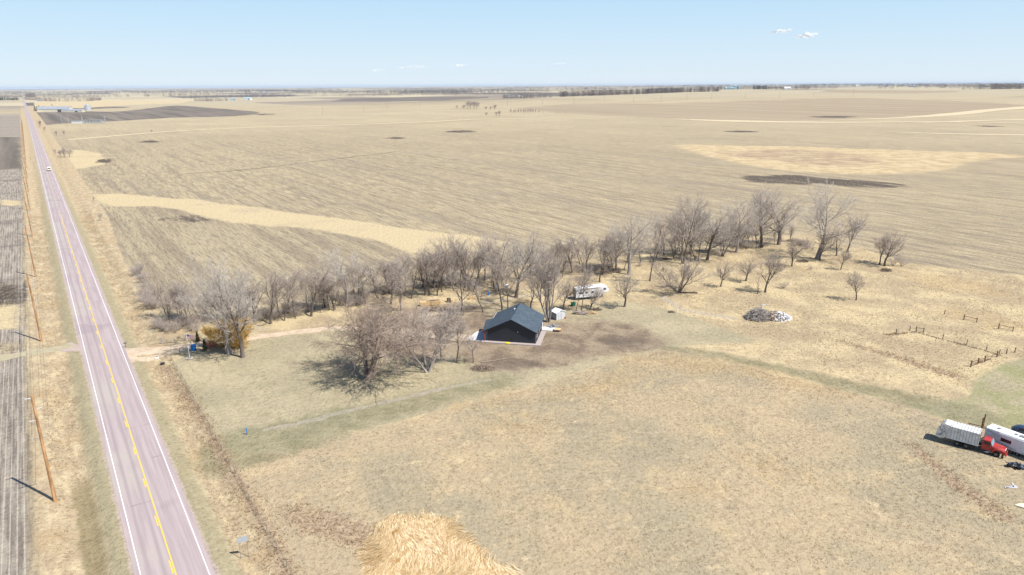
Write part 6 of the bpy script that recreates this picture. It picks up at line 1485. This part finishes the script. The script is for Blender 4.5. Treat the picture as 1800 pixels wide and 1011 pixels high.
def acc_v(P, R):
    s, t = st(P[:, 0], P[:, 1]); a = np.abs(s)
    return (a > 7.4) & (a < 12.6) & (t < 330) & ~((s > 0) & (np.abs(t - 91.5) < 5)) & ~((s < 0) & (np.abs(t - 102) < 4)) & ~((s < 0) & (s > -10.6) & (t < 34)) & (R.rand(len(P)) < .5 + .5 * cheap(P, 1.3))
tufts('verge_grass', 'long pale grass of the road ditches', acc_v, (-240, -20, 60, 350), 300000, .30, .055, 3, tuft_mat('verge_tuft', 'verge'), 3, 1.1)
weedl = [(pts(l), w) for l, w in ZONES['zd'][1][1]]
def acc_w(P, R):
    g = np.max([strip(P, l, w) for l, w in weedl], 0); return g > R.uniform(-1.6, .8, len(P))
fencel = [pts([(1612, 585), (1660, 598), (1699, 608), (1735, 618), (1757, 625)]), pts([(1560, 589), (1610, 584)])]
tufts('weeds', 'dark weedy growth along the pasture fence', lambda P, R: np.max([strip(P, l, .25) for l in fencel], 0) > R.uniform(-.35, .25, len(P)), (70, 150, 130, 175), 70000, .36, .04, 3, simple('dark_weed', (.24, .18, .12), .95, .3, 2), 8, .5)
tufts('weeds', 'brown dead weeds along the roadside fence', acc_w, (-90, 100, 66, 165), 120000, .42, .04, 3, tuft_mat('weed_tuft', 'weed'), 4, .7)
# flattened golden reed patch at the lower edge of the picture
def reed_patch():
    def mound(P, s): return .26 * sst(-.2, 2.6, s) * (1 + .35 * cheap(P, 1.6))
    R = np.random.RandomState(9); edge = np.array([tuple(at(u, v))[:2] for u, v in ((640, 1011), (652, 960), (668, 925), (700, 905), (760, 900), (800, 912), (838, 950), (868, 985), (900, 1011), (960, 1075), (900, 1180), (700, 1180), (600, 1080))])
    lo, hi = edge.min(0) - 1.5, edge.max(0) + 1.5; m = 160; gx, gy = np.meshgrid(np.linspace(lo[0], hi[0], m), np.linspace(lo[1], hi[1], m)); G = np.stack([gx.ravel(), gy.ravel()], 1); gs = sdf(G, edge) + .6 * cheap(G, 2.6) - .9
    gv = np.column_stack([G, gz(G[:, 0], G[:, 1]) + mound(G, gs) - .02 - .3 * (gs < 0)]); ii_ = (np.arange(m - 1)[:, None] * m + np.arange(m - 1)).ravel(); gf = np.stack([ii_, ii_ + 1, ii_ + m + 1, ii_ + m], 1); gf = gf[(gs[gf] > -.3).all(1)]
    base = tag(link_mesh('reed_thatch', np_mesh('reed_thatch', gv, gf, tuft_mat('golden_thatch', 'reed'), True)), 'matted golden thatch under the flattened reeds', kind='stuff')
    n = 42000
    P = R.uniform(lo, hi, (n, 2)); s = sdf(P, edge); k = s + .7 * cheap(P, 2.6) - .7 > R.uniform(-1.6, .2, n); P = P[k]; s = s[k]; n = len(P)
    Z = gz(P[:, 0], P[:, 1]); bump_ = mound(P, s)
    flow = math.radians(262) + .5 * np.sin(P[:, 0] / 2.3 + 1.0) + .45 * np.sin(P[:, 1] / 1.9 + P[:, 0] / 3.3) + R.normal(0, .22, n)
    L = R.uniform(.9, 2.0, n); hh = R.uniform(.12, .38, n); w = R.uniform(.022, .055, n)
    K = 4; V = []; dx, dy = np.cos(flow), np.sin(flow); nx, ny = -dy, dx
    for j in range(K + 1):
        f = j / K; x = P[:, 0] + dx * L * f; y = P[:, 1] + dy * L * f; z = Z + bump_ + hh * np.sin(f * 2.3) * 1.1 + .03; ww = w * (1 - .75 * f)
        V += [np.stack([x - nx * ww, y - ny * ww, z], 1), np.stack([x + nx * ww, y + ny * ww, z + .02], 1)]
    V = np.concatenate(V); i = np.arange(n); F = np.concatenate([np.stack([i + 2 * j * n, i + (2 * j + 1) * n, i + (2 * j + 3) * n, i + (2 * j + 2) * n], 1) for j in range(K)])
    o = tag(link_mesh('reed_grass', np_mesh('reed_grass', V, F, tuft_mat('golden_reed', 'reed'))), 'thick flattened golden reed grass at the bottom edge', kind='stuff')
reed_patch()

# ------------------------------------------------------------------ small clouds, then haze
def cloud_mat(dens=1.0):
    m = bpy.data.materials.new('cloud_vapour'); m.use_nodes = True; t = m.node_tree; n = t.nodes
    for q in list(n): n.remove(q)
    out = n.new('ShaderNodeOutputMaterial'); d = n.new('ShaderNodeBsdfDiffuse'); d.inputs[0].default_value = (.85, .85, .86, 1); tr = n.new('ShaderNodeBsdfTransparent'); mx = n.new('ShaderNodeMixShader')
    lw = n.new('ShaderNodeLayerWeight'); lw.inputs[0].default_value = .4; ns = n.new('ShaderNodeTexNoise'); ns.inputs['Scale'].default_value = 1.6; g = n.new('ShaderNodeTexCoord'); t.links.new(g.outputs['Generated'], ns.inputs['Vector'])
    q = n.new('ShaderNodeMapRange'); t.links.new(lw.outputs['Facing'], q.inputs[0]); q.inputs[1].default_value = .95; q.inputs[2].default_value = .35
    k = n.new('ShaderNodeMath'); k.operation = 'MULTIPLY'; q.inputs[4].default_value = dens; t.links.new(q.outputs[0], k.inputs[0]); t.links.new(ns.outputs[0], k.inputs[1])
    t.links.new(k.outputs[0], mx.inputs[0]); t.links.new(tr.outputs[0], mx.inputs[1]); t.links.new(d.outputs[0], mx.inputs[2]); t.links.new(mx.outputs[0], out.inputs['Surface'])
    return m
CM = cloud_mat(.65); CF = cloud_mat(.35)
def cloud(u, v, w, h, label, seed, D_=9000):
    dx, dy, dz = ray(u, v); k = D_ / math.hypot(dx, dy); R = random.Random(seed)
    p = Vector((dx * k, dy * k, CAM_H + dz * k)); sc = D_ / 1200
    bm = bmesh.new()
    for j in range(14):
        f = j / 13 - .5; r = h * sc * R.uniform(.40, .62) * (1 - 1.1 * abs(f))
        bmesh.ops.create_icosphere(bm, subdivisions=3, radius=1, matrix=Matrix.Translation((f * w * sc, R.uniform(-1, 1) * h * sc, R.uniform(-.2, .25) * h * sc + f * h * sc * .4)) @ Matrix.Diagonal((w * sc * .16, h * sc * .8, max(r, h * sc * .2), 1)))
    me = bpy.data.meshes.new('cloud'); bm.to_mesh(me); bm.free(); me.materials.append(CF if v > 100 else CM)
    me.polygons.foreach_set('use_smooth', [True] * len(me.polygons)); o = link_mesh('cloud', me); o.location = p; rm = o.modifiers.new('puff', 'REMESH'); rm.mode = 'VOXEL'; rm.voxel_size = h * sc * .07; rm.use_smooth_shade = True; sm = o.modifiers.new('soft', 'SMOOTH'); sm.iterations = 6; tag(o, label, 'cloud')
cloud(1419, 62, 29, 7.5, 'small bright white cloud, right one of the pair high on the right', 1); cloud(1376, 54.5, 26, 5.5, 'small thin white cloud, left one of the pair high on the right', 2)
cloud(724, 118, 38, 4, 'faint long cloud wisp low over the middle of the horizon', 3); cloud(663, 124, 14, 3, 'faint tiny cloud wisp left of the long one', 4); cloud(806, 115, 22, 3.5, 'faint cloud wisp right of the long one', 5); cloud(985, 112, 18, 2.5, 'faint cloud wisp furthest right over the horizon middle', 6)

hz = bpy.data.meshes.new('haze'); bm = bmesh.new(); bmesh.ops.create_cube(bm, size=1); bm.to_mesh(hz); bm.free()
ho = link_mesh('haze', hz); ho.scale = (92000, 92000, 110); ho.location = (0, 0, 110 / 2 - 22)
hm_ = bpy.data.materials.new('pale_haze'); hm_.use_nodes = True; t = hm_.node_tree
for q in list(t.nodes): t.nodes.remove(q)
out = t.nodes.new('ShaderNodeOutputMaterial'); vv = t.nodes.new('ShaderNodeVolumePrincipled'); t.links.new(vv.outputs[0], out.inputs['Volume'])
vv.inputs['Color'].default_value = (.72, .84, 1, 1); vv.inputs['Density'].default_value = 2.4e-5; vv.inputs['Anisotropy'].default_value = 0.0
hz.materials.append(hm_); tag(ho, 'pale blue haze of the distance', kind='stuff')
